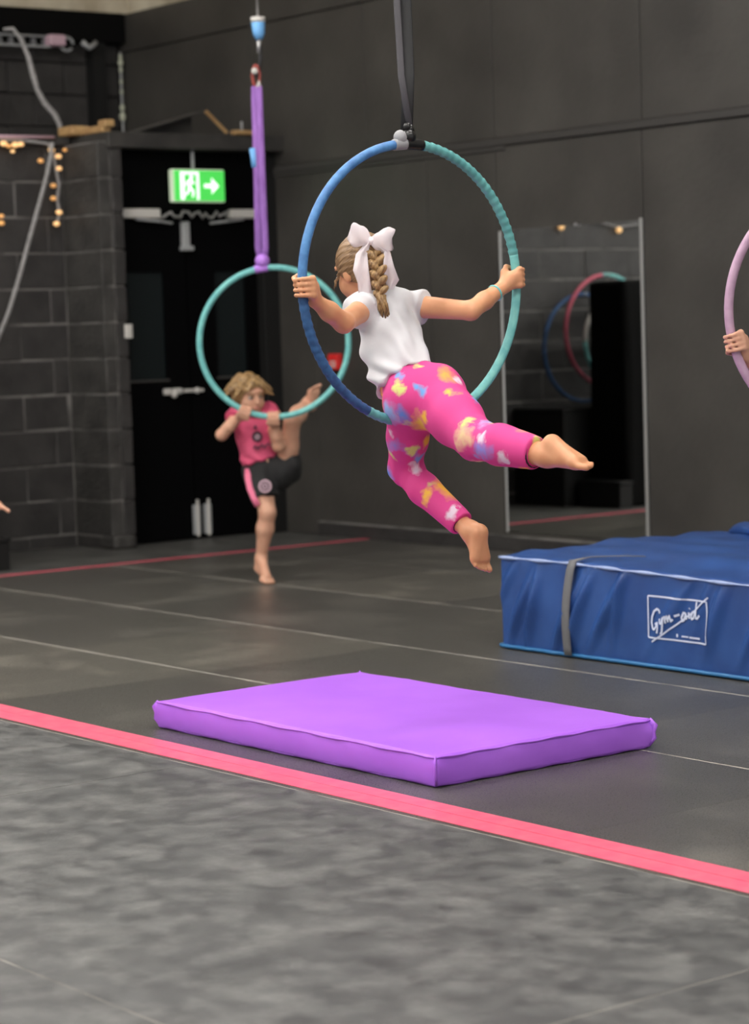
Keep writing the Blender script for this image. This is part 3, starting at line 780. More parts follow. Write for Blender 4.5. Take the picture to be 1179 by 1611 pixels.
    sd = nrm(eL-sL); S.append(('s', 'cone', (sL-sd*.03, sL+sd*.045, .043, .048), dict(k=.02, cuts=[(sL+sd*.020, sd)])))
    sd = nrm(eR-sR); S.append(('s', 'cone', (sR-sd*.03, sR+sd*.060, .042, .046), dict(k=.02, cuts=[(sR+sd*.030, sd)])))
    S.append(('s', 'cone', (neck0-ZUP*.012, neck0+nrm(hc-neck0)*.012, .046, .040), dict(k=.02)))
    def folds(v):
        x = (v-hemc)@RT; y = (v-hemc)@UP; z = (v-hemc)@FW
        lowf = np.clip(1-(y-.0)/.16, 0, 1)
        return .0080*lowf*np.sin(74*(x*.8+y*.6)+4*np.sin(22*y))+.0045*np.sin(44*(x-y*.6)+2*np.sin(25*z))+.0020*np.sin(110*(x*.5+y*.8)+3*np.sin(30*x))
    solid('t_shirt', S, .0036, M_shirt, T, grow=.007, disp=folds)
    # leggings
    cR = anR+nrm(clR-anR)*.046; dR = nrm(anR-clR); cL = anL+nrm(clL-anL)*.048; dL = nrm(anL-clL)
    Lg = []
    for p in P:
        if p[0] == 'legR': Lg.append((p[0], p[1], p[2], dict(p[3], cuts=[(cR, dR)])))
        elif p[0] == 'legL': Lg.append((p[0], p[1], p[2], dict(p[3], cuts=[(cL, dL)])))
        elif p[0] == 'pelvis': Lg.append(p)
        elif p[0] == 'trunk': Lg.append((p[0], p[1], p[2], dict(p[3], cuts=[(waist+sp*.070, sp)])))
    Lg.append(('legR', 'cone', (clR, anR, .050, .037), dict(k=.02, cuts=[(cR, dR)])))
    Lg.append(('legL', 'cone', (clL, anL, .038, .029), dict(k=.02, cuts=[(cL, dL)])))
    def lfold(v):
        out = np.zeros(len(v))
        for kp, dr in ((knL, nrm(anL-knL)), (knR, nrm(anR-knR)), (anR, dR), (anL, dL)):
            d = np.linalg.norm(v-kp, axis=1); out += .0025*np.exp(-(d/.055)**2)*np.sin(((v-kp)@dr)*190+((v-kp)@UP)*40)
        return out+.0006*np.sin(v@V(60, 45, 50))
    solid('leggings', Lg, .0036, M_leggings, T, grow=.0045, disp=lfold)
    for cc, dd, r_ in ((cR, dR, .040), (cL, dL, .030)):
        a = nrm(np.cross(dd, ZUP)); b_ = np.cross(dd, a)
        MB().tube([cc+(a*math.cos(k*.3142)+b_*math.sin(k*.3142))*r_ for k in range(20)], .0045, 8, closed=True).obj('cuff', M_cuff, T, True)
    # wristband on the far arm
    wb_ = eR+(wR-eR)*.72; d_ = nrm(wR-eR); a = nrm(np.cross(d_, ZUP)); b_ = np.cross(d_, a)
    MB().tube([wb_+(a*math.cos(k*.3142)+b_*math.sin(k*.3142))*.0232 for k in range(20)], .0035, 8, closed=True).obj('wristband', M_hoopaqua, T, True)
build_girl()

# ================================================================== far hoop and standing child
DEPB = 11.85
bc = at(431.5, 538.5, DEPB); br = .378
bh = nrm(RH*1.0+FH*.05)
hoop2 = thing('aerial_hoop', bc-ZUP*br, 'pale aqua aerial hoop on a purple sling, gripped by the standing child', 'hoop')
ring_section('tape_wrap', bc, bh, ZUP, br, 100, 455, .0155, M_hoopaqua, hoop2, False)
ring_section('purple_binding', bc, bh, ZUP, br, 93, 103, .020, M_slingend, hoop2, False)
bt = bc+ZUP*br+bh*(-.045)
MB().ball(bt+ZUP*.035, (.038, .038, .035), 12, 8).obj('sling_knot', M_slingend, hoop2, True)
st = at(404, 136, DEPB)
for k, (o, m_) in enumerate(((-.013, M_sling), (.013, M_sling))):
    band('sling', [bt+ZUP*.03+RH*o*.6, bt+ZUP*.10+RH*o*1.4, (bt+st)/2+RH*o*1.1, st+RH*o*.9+(ZUP*0)], .034, .020, RH, m_, hoop2)
lb0 = at(397, 233, DEPB-.02); lb1 = at(401, 263, DEPB-.02)
band('label_tag', [lb0, (lb0+lb1)/2, lb1], .030, .010, RH, M_tagblue, hoop2)
cb = at(403, 120, DEPB)
MB().tube([cb+RH*.018*math.cos(a)+ZUP*.055*math.sin(a) for a in np.linspace(0, 2*math.pi, 16, endpoint=False)], .008, 8, closed=True).obj('carabiner', M_red, hoop2, True)
MB().ball(at(401, 112, DEPB-.02), (.018, .018, .018), 10, 7).obj('carabiner_gate', M_white, hoop2, True)
MB().tube([at(405, 138, DEPB), at(408, 128, DEPB), at(409, 138, DEPB)], .010, 8).obj('sling_loop_edge', M_white, hoop2, True)
band('black_link', [at(406, 122, DEPB), at(410, 95, DEPB), at(409, 70, DEPB)], .022, .015, RH, M_strapblack, hoop2)
sw0, sw1 = at(408, 62, DEPB), at(406, 34, DEPB)
MB().tube([sw0, sw0+(sw1-sw0)*.3, sw1], [.018, .030, .036], 14).obj('swivel', M_tagblue, hoop2, True)
MB().tube([sw1-ZUP*.004, sw1+ZUP*.022], .037, 14).obj('swivel_cap', M_white, hoop2, True)
MB().tube([at(407, 84, DEPB), sw0+ZUP*.005], [.009, .013], 10).obj('swivel_shank', M_steel, hoop2, True)
MB().tube([sw1+ZUP*.02, V(sw1[0], sw1[1], cz(sw1[0]))], .007, 8).obj('steel_cable', M_steel, hoop2, True)

def build_boy():
    G = at
    T = thing('person', (*G(420, 918, 12.05)[:2], 0.0), 'person in pink jersey and black shorts standing on one foot behind aqua hoop', 'person')
    P = []
    C = lambda t, p, q, a, b, k=.02, **kw: P.append((t, 'cone', (p, q, a, b), dict(k=k, **kw)))
    Fd = nrm(-FH+.25*RH)
    pel = G(417, 734, 12.13); waist = G(409, 712, 12.13); chest = G(400, 678, 12.11); upch = G(399, 660, 12.11)
    hc = G(392, 622, 12.03); neck0 = G(397, 650, 12.10)
    sR = G(374, 656, 12.08); eR = G(349, 684, 11.97); sL = G(424, 654, 12.12); eL = G(438, 702, 11.98)
    ang = lambda px: math.degrees(math.acos(max(-1, min(1, ((at(px, 0, DEPB)-at(431.5, 0, DEPB))@RH)/br))))
    hp = lambda px: bc+bh*br*math.cos(math.radians(-ang(px)))+ZUP*br*math.sin(math.radians(-ang(px)))
    gR, gL = hp(382), hp(426)
    tng = lambda g: nrm(np.cross(np.cross(bh, ZUP), g-bc))
    wR = gR+nrm(eR-gR)*.045+FH*.02; wL = gL+nrm(eL-gL)*.048+FH*.018
    hipR = G(407, 742, 12.13); knR = G(421, 806, 12.05); anR = G(411, 878, 12.12)
    hipL = G(450, 738, 12.12); knL = G(460, 663, 11.99); anL = G(484, 634, 12.16)
    C('pelvis', hipR-ZUP*-.01, hipL, .074, .074, .03); C('trunk', pel, waist, .078, .072, .03)
    C('trunk', waist, chest, .073, .080, .03, flat=(Fd, 1.15)); C('trunk', chest, upch, .080, .062, .03, flat=(Fd, 1.15))
    C('shoulder', upch, sR, .046, .036, .03); C('shoulder', upch, sL, .046, .036, .03); C('neck', neck0, hc-ZUP*.04, .034, .031)
    for t, s_, e_, w_ in (('armR', sR, eR, wR), ('armL', sL, eL, wL)):
        C(t, s_, e_, .034, .030, .015); C(t, e_, e_+(w_-e_)*.45, .030, .029, .012); C(t, e_+(w_-e_)*.45, w_, .029, .021, .012)
    P += grip(gR, tng(gR), wR, -FH+ZUP*.6, rt=.0155, s=1.1, side='hand'); P += grip(gL, tng(gL), wL, -FH+ZUP*.6, rt=.0155, s=1.1, side='hand')
    C('legR', hipR, (hipR+knR)/2, .070, .058); C('legR', (hipR+knR)/2, knR, .056, .043); C('legR', knR, knR+(anR-knR)*.35, .042, .044); C('legR', knR+(anR-knR)*.35, anR, .044, .026)
    C('legL', hipL, (hipL+knL)/2, .062, .050); C('legL', (hipL+knL)/2, knL, .050, .042); C('legL', knL, knL+(anL-knL)*.4, .043, .044); C('legL', knL+(anL-knL)*.4, anL, .044, .027)
    # tiptoe foot: heel up, ball and toes on the floor
    bl = G(420, 913, 12.02); bl[2] = .026; tp = nrm(-FH+.45*RH)
    C('foot', anR, G(409, 893, 12.13), .027, .026); C('foot', G(409, 893, 12.13), bl, .026, .023); C('foot', anR, bl+ZUP*.012, .028, .020)
    lt_ = nrm(np.cross(ZUP, tp))
    for i, (o, ln, r) in enumerate(((-.026, .050, .0115), (-.010, .054, .009), (.003, .052, .0085), (.015, .046, .008), (.026, .038, .0078))):
        b0 = bl+lt_*o*.9-ZUP*.004; tip = b0+tp*ln; tip[2] = r+.001
        C('foot', b0, tip, r*1.5, r, .006)
    P += foot(anL, G(493, 603, 12.10), -FH*.7+RH*.55, 1.05, 'footL', 1, .026)
    hf = nrm(-FH*.86+RH*.50-ZUP*.16); hu = nrm(ZUP-RH*.10)
    P += head_prims(hc, hf, hu, .98)
    solid('body', P, .0040, M_skinpale, T)
    face_bits(hc, hf, hu, .98, T, M_hairboy)
    hu_ = nrm(hu-hf*(hu@hf)); hl = np.cross(hu_, hf); A = (hl, hf, hu_)
    HP = [('h', 'ell', (hc+hf*-.012+hu_*.020, A, [.086, .100, .088]), dict(k=.01)), ('h', 'ell', (hc+hf*-.045-hu_*.03, A, [.076, .055, .060]), dict(k=.02))]
    r_ = random.Random(11)
    for q in range(46):
        th = r_.uniform(-2.6, 2.6); ph = r_.uniform(.05, 1.15)
        d = nrm(hf*math.cos(th)*math.cos(ph)+hl*math.sin(th)*math.cos(ph)+hu_*math.sin(ph)); p = hc+hf*-.012+hu_*.020+(hl*(d@hl)*.084+hf*(d@hf)*.096+hu_*(d@hu_)*.088)
        sw = nrm(hl*.8*(1 if (d@hl) > -.02 else -1)-hu_*.75+hf*.2+d*.35); HP.append(('h', 'cone', (p, p+sw*r_.uniform(.030, .060), .017, .004), dict(k=.003)))
    HP += [('h', 'ell', (hc+hf*.080-hu_*.030, A, [.076, .078, .084]), dict(k=.008, sub=True)), ('h', 'ell', (hc+hf*.0-hu_*.11, A, [.10, .06, .06]), dict(k=.008, sub=True))]
    solid('hair', HP, .0040, M_hairboy, T, disp=lambda v: .0016*np.sin(((v-hc)@hl)*170+5*np.sin(((v-hc)@hu_)*45)))
    # jersey
    hemc = G(408, 726, 12.12); hn = nrm(-UP*.93-RT*-.32)
    S = [(p[0], p[1], p[2], dict(p[3], cuts=[(hemc, hn)])) for p in P if p[0] in ('trunk', 'shoulder')]
    S.append(('t', 'cone', (G(411, 728, 12.12), G(402, 672, 12.105), .094, .098), dict(k=.02, cuts=[(hemc, hn)], flat=(Fd, 1.2))))
    for s_, e_ in ((sR, eR), (sL, eL)):
        d = nrm(e_-s_); S.append(('s', 'cone', (s_-d*.03, s_+d*.07, .046, .054), dict(k=.02, cuts=[(s_+d*.030, d)])))
    jd = lambda v: .0045*np.sin(((v-hemc)@RT)*60+((v-hemc)@UP)*45+2*np.sin(((v-hemc)@UP)*40))*np.clip(1-((v-hemc)@UP)/.2, .15, 1)
    jers = solid('jersey', S, .0045, M_jersey, T, grow=.009, disp=jd)
    # prints on the chest: small triangle, round crest, lettering marks
    def disc(cpx, cpy, dep, r, m_, name, par, n=20, off=0.0, nrm_=None):
        c = G(cpx, cpy, dep)-FW*off; nn = nrm(nrm_) if nrm_ is not None else nrm(-FH+.2*RH); a = nrm(np.cross(ZUP, nn)); b_ = np.cross(nn, a)
        v = [c+a*r*math.cos(2*math.pi*k/n)+b_*r*math.sin(2*math.pi*k/n) for k in range(n)]; v += [p-nn*.012 for p in v]
        return mkobj(name, v, [tuple(range(n))]+[(k, n+k, n+(k+1) % n, (k+1) % n) for k in range(n)]+[tuple(range(2*n-1, n-1, -1))], m_, par, False)
    cd = 12.008
    cr_ = disc(405, 687, cd, .026, M_badge, 'chest_crest', T); disc(405, 687, cd-.001, .013, M_badgepale, 'crest_centre', cr_); disc(405, 687, cd-.002, .006, M_badge, 'crest_dot', cr_)
    tri = MB(); o = G(402, 672, cd+.002); a = nrm(RH*.97-FH*.0)
    tri.prism([(-.010, -.008), (.010, -.008), (0, .012)], a, ZUP, o, .012); tri.obj('chest_mark', M_badge, T)
    lt2 = MB()
    for k in range(6):
        o = G(401+k*5.2, 703-k*1.1+(k % 2)*2, cd+.006); lt2.prism([(-.007, -.008), (.004, -.010), (.008, .009), (-.002, .006)], a, ZUP, o, .012)
    lt2.obj('chest_lettering', M_badge, T)
    # shorts
    hR = G(419, 788, 12.07); dR = nrm(knR-hipR)
    Sh = [('p', 'cone', (hipR, hipL, .083, .083), dict(k=.03)), ('p', 'cone', (pel, waist, .080, .074), dict(k=.03, cuts=[(G(411, 716, 12.13), -hn)])),
          ('a', 'cone', (hipR, hR, .082, .074), dict(k=.025, cuts=[(hR-dR*.01, dR)]))]
    dL = nrm(knL-hipL); mL = hipL+(knL-hipL)*.16
    Sh.append(('b', 'cone', (hipL-ZUP*.03-RH*.03, mL+RH*.012, .075, .070), dict(k=.03, cuts=[(mL+dL*.055, dL)])))
    Sh.append(('b', 'cone', (G(444, 744, 12.1), G(462, 730, 12.06), .050, .034), dict(k=.03)))
    sh = solid('shorts', Sh, .0045, M_shorts, T, disp=lambda v: .004*np.sin(((v-hipR)@RT)*70+((v-hipR)@UP)*20))
    # pink side stripe following the outer seam
    sp_ = [G(390, 737, 12.06), G(390, 752, 12.045), G(393, 768, 12.03), G(400, 784, 12.02), G(406, 796, 12.02)]
    band('side_stripe', sp_, .032, .006, nrm(RH+.3*UP), M_stripe, sh)
    b2 = disc(417, 765, 11.985, .034, M_badgepale, 'shorts_crest', sh, nrm_=-FH-.15*RH)
    def annulus(px, py, dep, r0, r1, m_, name, par):
        c = G(px, py, dep); nn = nrm(-FH-.15*RH); a_ = nrm(np.cross(ZUP, nn)); b_ = np.cross(nn, a_)
        v = []; n = 22
        for rr_ in (r0, r1): v += [c+(a_*math.cos(2*math.pi*k/n)+b_*math.sin(2*math.pi*k/n))*rr_ for k in range(n)]
        mkobj(name, v, [(k, (k+1) % n, n+(k+1) % n, n+k) for k in range(n)], m_, par, False)
    annulus(417, 765, 11.983, .017, .024, M_badge, 'crest_ring', T); annulus(417, 765, 11.983, .004, .009, M_badge, 'crest_ring', T)
build_boy()

# ================================================================== purple landing mat
def build_purple():
    x0, x1, y0, y1, hh = -6.53, -5.075, 4.085, 4.925, .092
    T = thing('landing_mat', ((x0+x1)/2, (y0+y1)/2, 0), 'flat purple vinyl landing mat lying on the dark rubber floor', 'mat')
    v, f = rbox((x1-x0, y1-y0, hh), .012, 48, 30, 4, 3)
    sx, sy, sz = (x1-x0)/2, (y1-y0)/2, hh/2
    for i in range(len(v)):
        x, y, z = v[i]; u = x/sx; w_ = y/sy; e = max(abs(u), abs(w_))
        if z > 0:
            v[i][2] += .006*(1-u*u)*(1-w_*w_)-.004*(abs(u)*abs(w_))**6
            v[i][2] += .0022*math.sin(9*x+14*y)*math.exp(-((x+.25)**2+(y-.15)**2)*9)
            v[i][2] += .003*math.exp(-((x*.55+y*.83-.10)/.012)**2)*math.exp(-((x+.28)/.20)**2) + .003*math.exp(-((x*.30+y*.95-.02)/.010)**2)*math.exp(-((x+.40)/.16)**2)
        if abs(u) > .97 or abs(w_) > .97:
            bul = .006*math.cos(z/sz*1.4)+.0018*math.sin(23*x+17*y)+.0012*math.sin(61*x+47*y+z*60)
            if abs(w_) > .97: v[i][1] += math.copysign(bul, y)
            if abs(u) > .97: v[i][0] += math.copysign(bul, x)
        c = (abs(u)*abs(w_))
        if c > .93: v[i][0] += math.copysign(.010*math.cos(z/sz*1.6), x)*(c-.93)/.07; v[i][1] += math.copysign(.008*math.sin(z*90), y)*(c-.93)/.07
    v = v+V((x0+x1)/2, (y0+y1)/2, hh/2+.001)
    mkobj('cover', v, f, M_purple, T)
    # welded rim along the top edge, darker base strip, pinched corner ears
    per = lambda z, g: [V(a, b, z) for a, b in ((x0-g, y0-g), (x1+g, y0-g), (x1+g, y1+g), (x0-g, y1+g))]
    def loopline(z, g, n=40, amp=.0015):
        c = per(z, g); out = []
        for k in range(4):
            a, b = c[k], c[(k+1) % 4]
            for i in range(n): out.append(a+(b-a)*i/n+V(0, 0, amp*math.sin(i*.9+k)))
        return out
    MB().tube(loopline(hh-.006, .003), .0032, 6, closed=True).obj('top_seam', M_purple, T, True)
    MB().tube(loopline(.006, -.004), .0050, 6, closed=True).obj('base_seam', M_purpledark, T, True)
    for (cx_, cy_, dx, dy) in ((x0, y0, -1, -.4), (x1, y0, 1, -1), (x1, y1, 1, .6), (x0, y1, -1, 1)):
        p = V(cx_, cy_, hh*.62); d = nrm(V(dx, dy, 0)); mb = MB()
        mb.tube([p+V(0, 0, .028)-d*.004, p+d*.016+V(0, 0, .012), p+d*.007-V(0, 0, .006), p+d*.012-V(0, 0, .024), p-d*.006-V(0, 0, .05)], [(.012, .004), (.010, .005), (.011, .005), (.009, .005), (.006, .004)], 8)
        mb.obj('corner_tuck', M_purple, T, True)
build_purple()

# ================================================================== blue crash mat
def build_crash():
    x0, x1, y0, y1, hh = -7.085, -4.35, 6.06, 7.32, .372
    T = thing('crash_mat', ((x0+x1)/2, (y0+y1)/2, 0), 'thick blue vinyl crash mat with white logo and grey strap beside the wall', 'mat')
    rw = random.Random(21); folds = []
    for k in range(24):
        folds.append((-.10+k*.125+rw.uniform(-.035, .035), rw.uniform(.45, .95), rw.uniform(.020, .042), rw.uniform(.016, .030), rw.uniform(.35, 1.0), rw.uniform(-.35, .35)))
    def wr(x, z):
        q = x-x0; t = min(1, max(0, z/hh)); w_ = .006*math.sin(math.pi*t)
        for f0, sl_, am, wd, cen, cu in folds:
            c_ = f0+sl_*.5*z/hh*.55+cu*.12*t*t
            w_ += am*math.exp(-((q-c_)/wd)**2)*math.exp(-((t-cen)/.55)**2)*(.25+.75*math.sin(math.pi*min(1, t*1.02+.0)))
        w_ *= 1-.65*math.exp(-((x+6.08)/.20)**4)
        return w_*min(1, .15+q/.10)
    v, f = rbox((x1-x0, y1-y0, hh), .022, 260, 36, 26, 3)
    c = V((x0+x1)/2, (y0+y1)/2, hh/2+.001)
    v = v+c
    for i in range(len(v)):
        x, y, z = v[i]
        fr = max(0, 1-(y-y0)/.05)
        if fr > 0: v[i][1] -= wr(x, z)*fr
        if x-x0 < .05: v[i][0] -= (1-(x-x0)/.05)*(.006*math.sin(y*14+z*12)*math.sin(math.pi*z/hh)+.004*math.sin(math.pi*z/hh))*min(1, (y-y0)/.1)
        if z > hh*.8:
            u = (x-x0)/(x1-x0); w_ = (y-y0)/(y1-y0)
            v[i][2] += .030*math.sin(math.pi*min(1, max(0, w_)))*(.4+.6*math.sin(math.pi*min(1, u*1.6) if u < .62 else math.pi/2))*(z-hh*.8)/(hh*.2)
            v[i][2] += (.004*math.sin(x*5+y*13)+.003*math.sin(x*9-y*11+1)+.004*math.sin(y*27+x*3))*min(1, (y-y0)/.15)*(1 if y < y1-.05 else .3)
            # slump of the front lip
            v[i][2] -= .022*max(0, 1-abs(x+5.75)/.9)*max(0, 1-(y-y0)/.2)*(z-hh*.8)/(hh*.2)
    mkobj('cover', v, f, M_blue, T)
    n = 110
    xsr = np.linspace(x0+.01, x1-.01, n)
    zt = lambda x: hh-.004-.022*max(0, 1-abs(x+5.75)/.9)
    MB().tube([V(x, y0-.006-wr(x, hh*.95)*.9, zt(x)) for x in xsr], [.0055+.0025*math.sin(k*.8) for k in range(n)], 8).obj('top_piping', M_bluepipe, T, True)
    MB().tube([V(x, y0-.004-wr(x, .012), .012) for x in xsr], .0075, 8).obj('base_piping', M_bluebase, T, True)
    MB().tube([V(x0-.004, y, .012) for y in np.linspace(y0, y1, 20)], .0075, 8).obj('base_piping', M_bluebase, T, True)
    fold = MB(); fold.tube([V(x0+.10, y1-.02, hh+.006), V(x0+.25, y1-.10, hh+.030), V(x0+.55, y1-.28, hh+.046), V(x0+.9, y1-.42, hh+.04), V(x0+1.3, y1-.5, hh+.03)], [(.012, .02), (.03, .06), (.026, .075), (.022, .06), (.010, .03)], 12)
    fold.obj('cover_fold', M_blue, T, True)
    # strap: down the front and back over the top
    sxp = lambda t: -6.637-.030*(1-t)
    pts = [V(sxp(t), y0-.016-.022*math.sin(math.pi*t), hh*t) for t in np.linspace(.03, .93, 14)]
    pts += [V(-6.632, y0-.014, hh+.006), V(-6.60, y0+.05, hh+.018), V(-6.50, y0+.12, hh+.022), V(-6.42, y0+.17, hh+.020)]
    mb = MB(); vv = []; ff = []
    for k, p in enumerate(pts):
        wv = V(1, 0, 0)*.021 if k < 15 else V(.75, -.66, 0)*.0045
        up_ = V(0, -1, 0) if k < 14 else V(0, 0, 1)
        vv += [p-wv, p+wv, p+wv+up_*.004, p-wv+up_*.004]
    for k in range(len(pts)-1):
        a = 4*k
        for j in range(4): ff.append((a+j, a+(j+1) % 4, a+4+(j+1) % 4, a+4+j))
    ff += [(3, 2, 1, 0), tuple(len(vv)-4+j for j in range(4))]
    mb.add(vv, ff).obj('strap', M_strap, T, True)
    # printed logo: frame, slanting line and brushed lettering
    ox, oz, sw_, sh_ = -6.232, .119, .305, .155
    logo = MB()
    def stroke(pl, wd):
        # pl in logo units (0..1 across, 0..1 up), wd in metres
        P2 = [np.array((ox+p[0]*sw_, oz+p[1]*sh_)) for p in pl]; dense = []
        for a, b in zip(P2[:-1], P2[1:]):
            k = max(2, int(np.linalg.norm(b-a)/.006))
            dense += [a+(b-a)*i/k for i in range(k)]
        dense.append(P2[-1]); vv = []; ff = []
        for i, p in enumerate(dense):
            t = dense[min(i+1, len(dense)-1)]-dense[max(0, i-1)]; t = t/max(1e-9, np.linalg.norm(t)); nn = np.array((-t[1], t[0]))*wd/2
            for q in (p-nn, p+nn): vv.append(V(q[0], y0-.0042-wr(q[0], q[1]), q[1]))
        for i in range(len(dense)-1): ff.append((2*i, 2*i+2, 2*i+3, 2*i+1))
        logo.add(vv, ff)
    for a, b in (((0, 0), (0, 1)), ((0, 1), (1, 1)), ((1, 1), (1, 0)), ((1, 0), (0, 0))): stroke([a, b], .0062)
    stroke([(.07, -.10), (.22, .07), (.50, .40), (.78, .74), (1.03, 1.10)], .0062)
    W = .0085
    import math as _m
    stroke([(.20, .60), (.185, .67), (.15, .70), (.10, .64), (.065, .50), (.055, .36), (.075, .22), (.105, .20), (.14, .27), (.165, .37)], W)   # G
    stroke([(.115, .33), (.165, .37), (.18, .25), (.165, .12)], W)
    stroke([(.205, .48), (.215, .38), (.24, .36), (.27, .50)], W); stroke([(.275, .53), (.265, .34), (.24, .16), (.215, .10)], W)             # y
    stroke([(.305, .56), (.315, .38)], W); stroke([(.315, .46), (.345, .57), (.36, .42)], W); stroke([(.36, .48), (.39, .59), (.405, .44), (.44, .50)], W)   # m
    stroke([(.465, .575), (.540, .625)], W)                                                                                                  # -
    stroke([(.635, .66), (.60, .68), (.565, .56), (.575, .47), (.605, .50), (.64, .66), (.645, .52)], W)                                      # a
    stroke([(.685, .70), (.695, .55)], W); stroke([(.70, .78), (.705, .80)], W)                                                            # i
    stroke([(.79, .72), (.755, .72), (.725, .62), (.735, .54), (.77, .58), (.80, .74)], W); stroke([(.825, .97), (.81, .76), (.815, .58), (.845, .58), (.885, .66)], W)   # d
    stroke([(.47, .115), (.50, .115)], .012); stroke([(.485, .115), (.487, .115)], .014)
    stroke([(.56, .11), (.675, .11)], .0055); stroke([(.695, .105), (.865, .10)], .0070)
    logo.obj('logo_print', M_print, T)
build_crash()

# ================================================================== exit sign, alarm, switch, odds on the lobby roof
def build_sign():
    x = DX+.14; y0, y1, z0, z1 = 7.86, 8.245, 2.098, 2.300
    T = thing('exit_sign', (x, (y0+y1)/2, z0), 'lit green emergency exit sign with running figure and arrow over doors', 'sign')
    MB().box((x-.05, y0, z0), (x, y1, z1), .010).obj('case', M_signcase, T)
    MB().box((x, y0+.008, z0+.008), (x+.006, y1-.008, z1-.008), .002).obj('face_panel', M_signgreen, T)
    xf = x+.0062; U = V(0, 1, 0); W = V(0, 0, 1); o = V(xf, y0+.125, z0+.10); man = MB()
    pr = lambda poly: man.prism(poly, U, W, o, .002)
    pr([(-.075, -.085), (-.045, -.085), (-.045, .085), (-.075, .085)]); pr([(.045, -.085), (.062, -.085), (.062, .085), (.045, .085)]); pr([(-.045, .07), (.045, .07), (.045, .085), (-.045, .085)])
    pr([(.014*math.cos(k*.5236)+.006, .052+.014*math.sin(k*.5236)) for k in range(12)])
    for a, b, w_ in (((0, .035), (-.010, -.015), .022), ((-.008, -.012), (.020, -.035), .014), ((.020, -.035), (.012, -.070), .012), ((-.010, -.015), (-.022, -.045), .014), ((-.022, -.045), (-.043, -.055), .012),
                     ((.004, .030), (.032, .012), .010), ((0, .032), (-.028, .022), .010), ((-.028, .022), (-.036, -.002), .010)):
        a = np.array(a); b = np.array(b); d = (b-a)/np.linalg.norm(b-a); nn = np.array((-d[1], d[0]))*w_/2; pr([tuple(a-nn), tuple(b-nn), tuple(b+nn), tuple(a+nn)])
    man.obj('running_figure', M_signwhite, T)
    o2 = V(xf, y0+.285, z0+.10); ar = MB()
    ar.prism([(-.060, -.012), (-.005, -.012), (-.005, -.050), (.048, 0), (-.005, .050), (-.005, .012), (-.060, .012)], U, W, o2, .002); ar.obj('arrow', M_signwhite, T)
    MB().tube([(x-.03, 8.03, z1-.004), (x-.03, 8.03, 2.42)], .010, 8).obj('hanger_rod', M_greyplastic, T, True)
build_sign()
def build_call():
    T = thing('fire_alarm_point', (-11.64, WY-.012, 1.035), 'small red fire alarm call point on the black wall', 'alarm')
    MB().box((-11.69, WY-.055, 1.038), (-11.588, WY-.0125, 1.138), .008).obj('housing', M_callred, T)
    MB().box((-11.668, WY-.059, 1.052), (-11.610, WY-.0545, 1.094), .002).obj('break_plate', M_white, T)
    ln = MB()
    for k in range(3): ln.box((-11.660+.017*k, WY-.0605, 1.060), (-11.652+.017*k, WY-.0585, 1.088))
    ln.obj('plate_mark', M_callred, T)
build_call()
T = thing('wall_switch', (-12.16, 7.50, 1.27), 'small white wall switch on the edge of the block pier', 'switch')
MB().box((-12.158, 7.468, 1.275), (-12.135, 7.515, 1.360), .004).obj('plate', M_white, T); MB().box((-12.136, 7.482, 1.30), (-12.130, 7.502, 1.335), .002).obj('rocker', M_white, T)

T = thing('folded_board', (-12.2, 7.9, 2.515), 'thin dark board propped up like a low roof above the lintel', 'board')
px_ = -12.22
MB().prism([(0, 0), (.50, .135), (.50, .145), (0, .008)], V(0, 1, 0), V(0, 0, 1), V(px_-.10, 7.62, 2.517), .16).obj('sloping_panel', M_block2, T)
MB().prism([(0, 0), (.46, .125), (.46, 0)], V(0, 1, 0), V(0, 0, 1), V(px_-.09, 7.64, 2.516), .02).obj('gusset', M_lintel, T)
MB().tube([V(px_+.07, 8.115, 2.655), V(px_+.07, 8.265, 2.528)], (.012), 8).obj('timber_edge', M_wood, T)
T = thing('timber_stick', (-12.2, 8.38, 2.515), 'short brown timber offcut with upright peg lying on the lintel', 'timber')
MB().box((px_+.04, 8.31, 2.516), (px_+.10, 8.46, 2.545), .008).obj('stick', M_wood, T); MB().tube([V(px_+.07, 8.38, 2.54), V(px_+.07, 8.38, 2.60)], .007, 8).obj('peg', M_greyplastic, T)
T = thing('timber_pile', (-12.45, 7.4, 2.515), 'pale raw timber pieces lying on top of the block pier', 'timber')
tp = MB().box((-12.62, 7.33, 2.516), (-12.45, 7.47, 2.575), .015).obj('offcut', M_wood, T); MB().box((-12.44, 7.40, 2.516), (-12.20, 7.46, 2.560), .010).obj('offcut', M_wood, T); MB().box((-12.26, 7.40, 2.545), (-12.17, 7.47, 2.590), .010).obj('offcut', M_wood, T)

# cable tray on the back wall
T = thing('cable_tray', (BX+.12, 7.5, 3.17), 'pale perforated cable tray high on the back wall', 'cable tray')
tz = 3.235; xf = BX+.13
MB().box((xf, 6.2, tz), (xf+.05, 8.05, tz+.012)).obj('rail', M_greyplastic, T); MB().box((xf, 6.2, tz+.07), (xf+.05, 8.05, tz+.078)).obj('rail', M_greyplastic, T)
for k in range(22): MB().box((xf, 6.22+.085*k, tz), (xf+.02, 6.25+.085*k, tz+.078)).obj('rung', M_strap, T)
MB().box((xf, 8.02, tz+.01), (xf+.10, 8.14, tz+.085), .012).obj('junction_box', M_badgepale, T)
MB().tube([V(xf+.05, 8.17+.05*math.cos(a), tz+.03+.045*math.sin(a)) for a in np.linspace(0, 5.6, 14)], .010, 8).obj('coiled_cable', M_greyplastic, T, True)
MB().tube([V(xf+.05, 8.29, tz+.05), V(xf+.06, 8.34, tz+.01), V(xf+.05, 8.40, tz+.05)], .020, 8).obj('cable_clip', M_greyplastic, T, True)
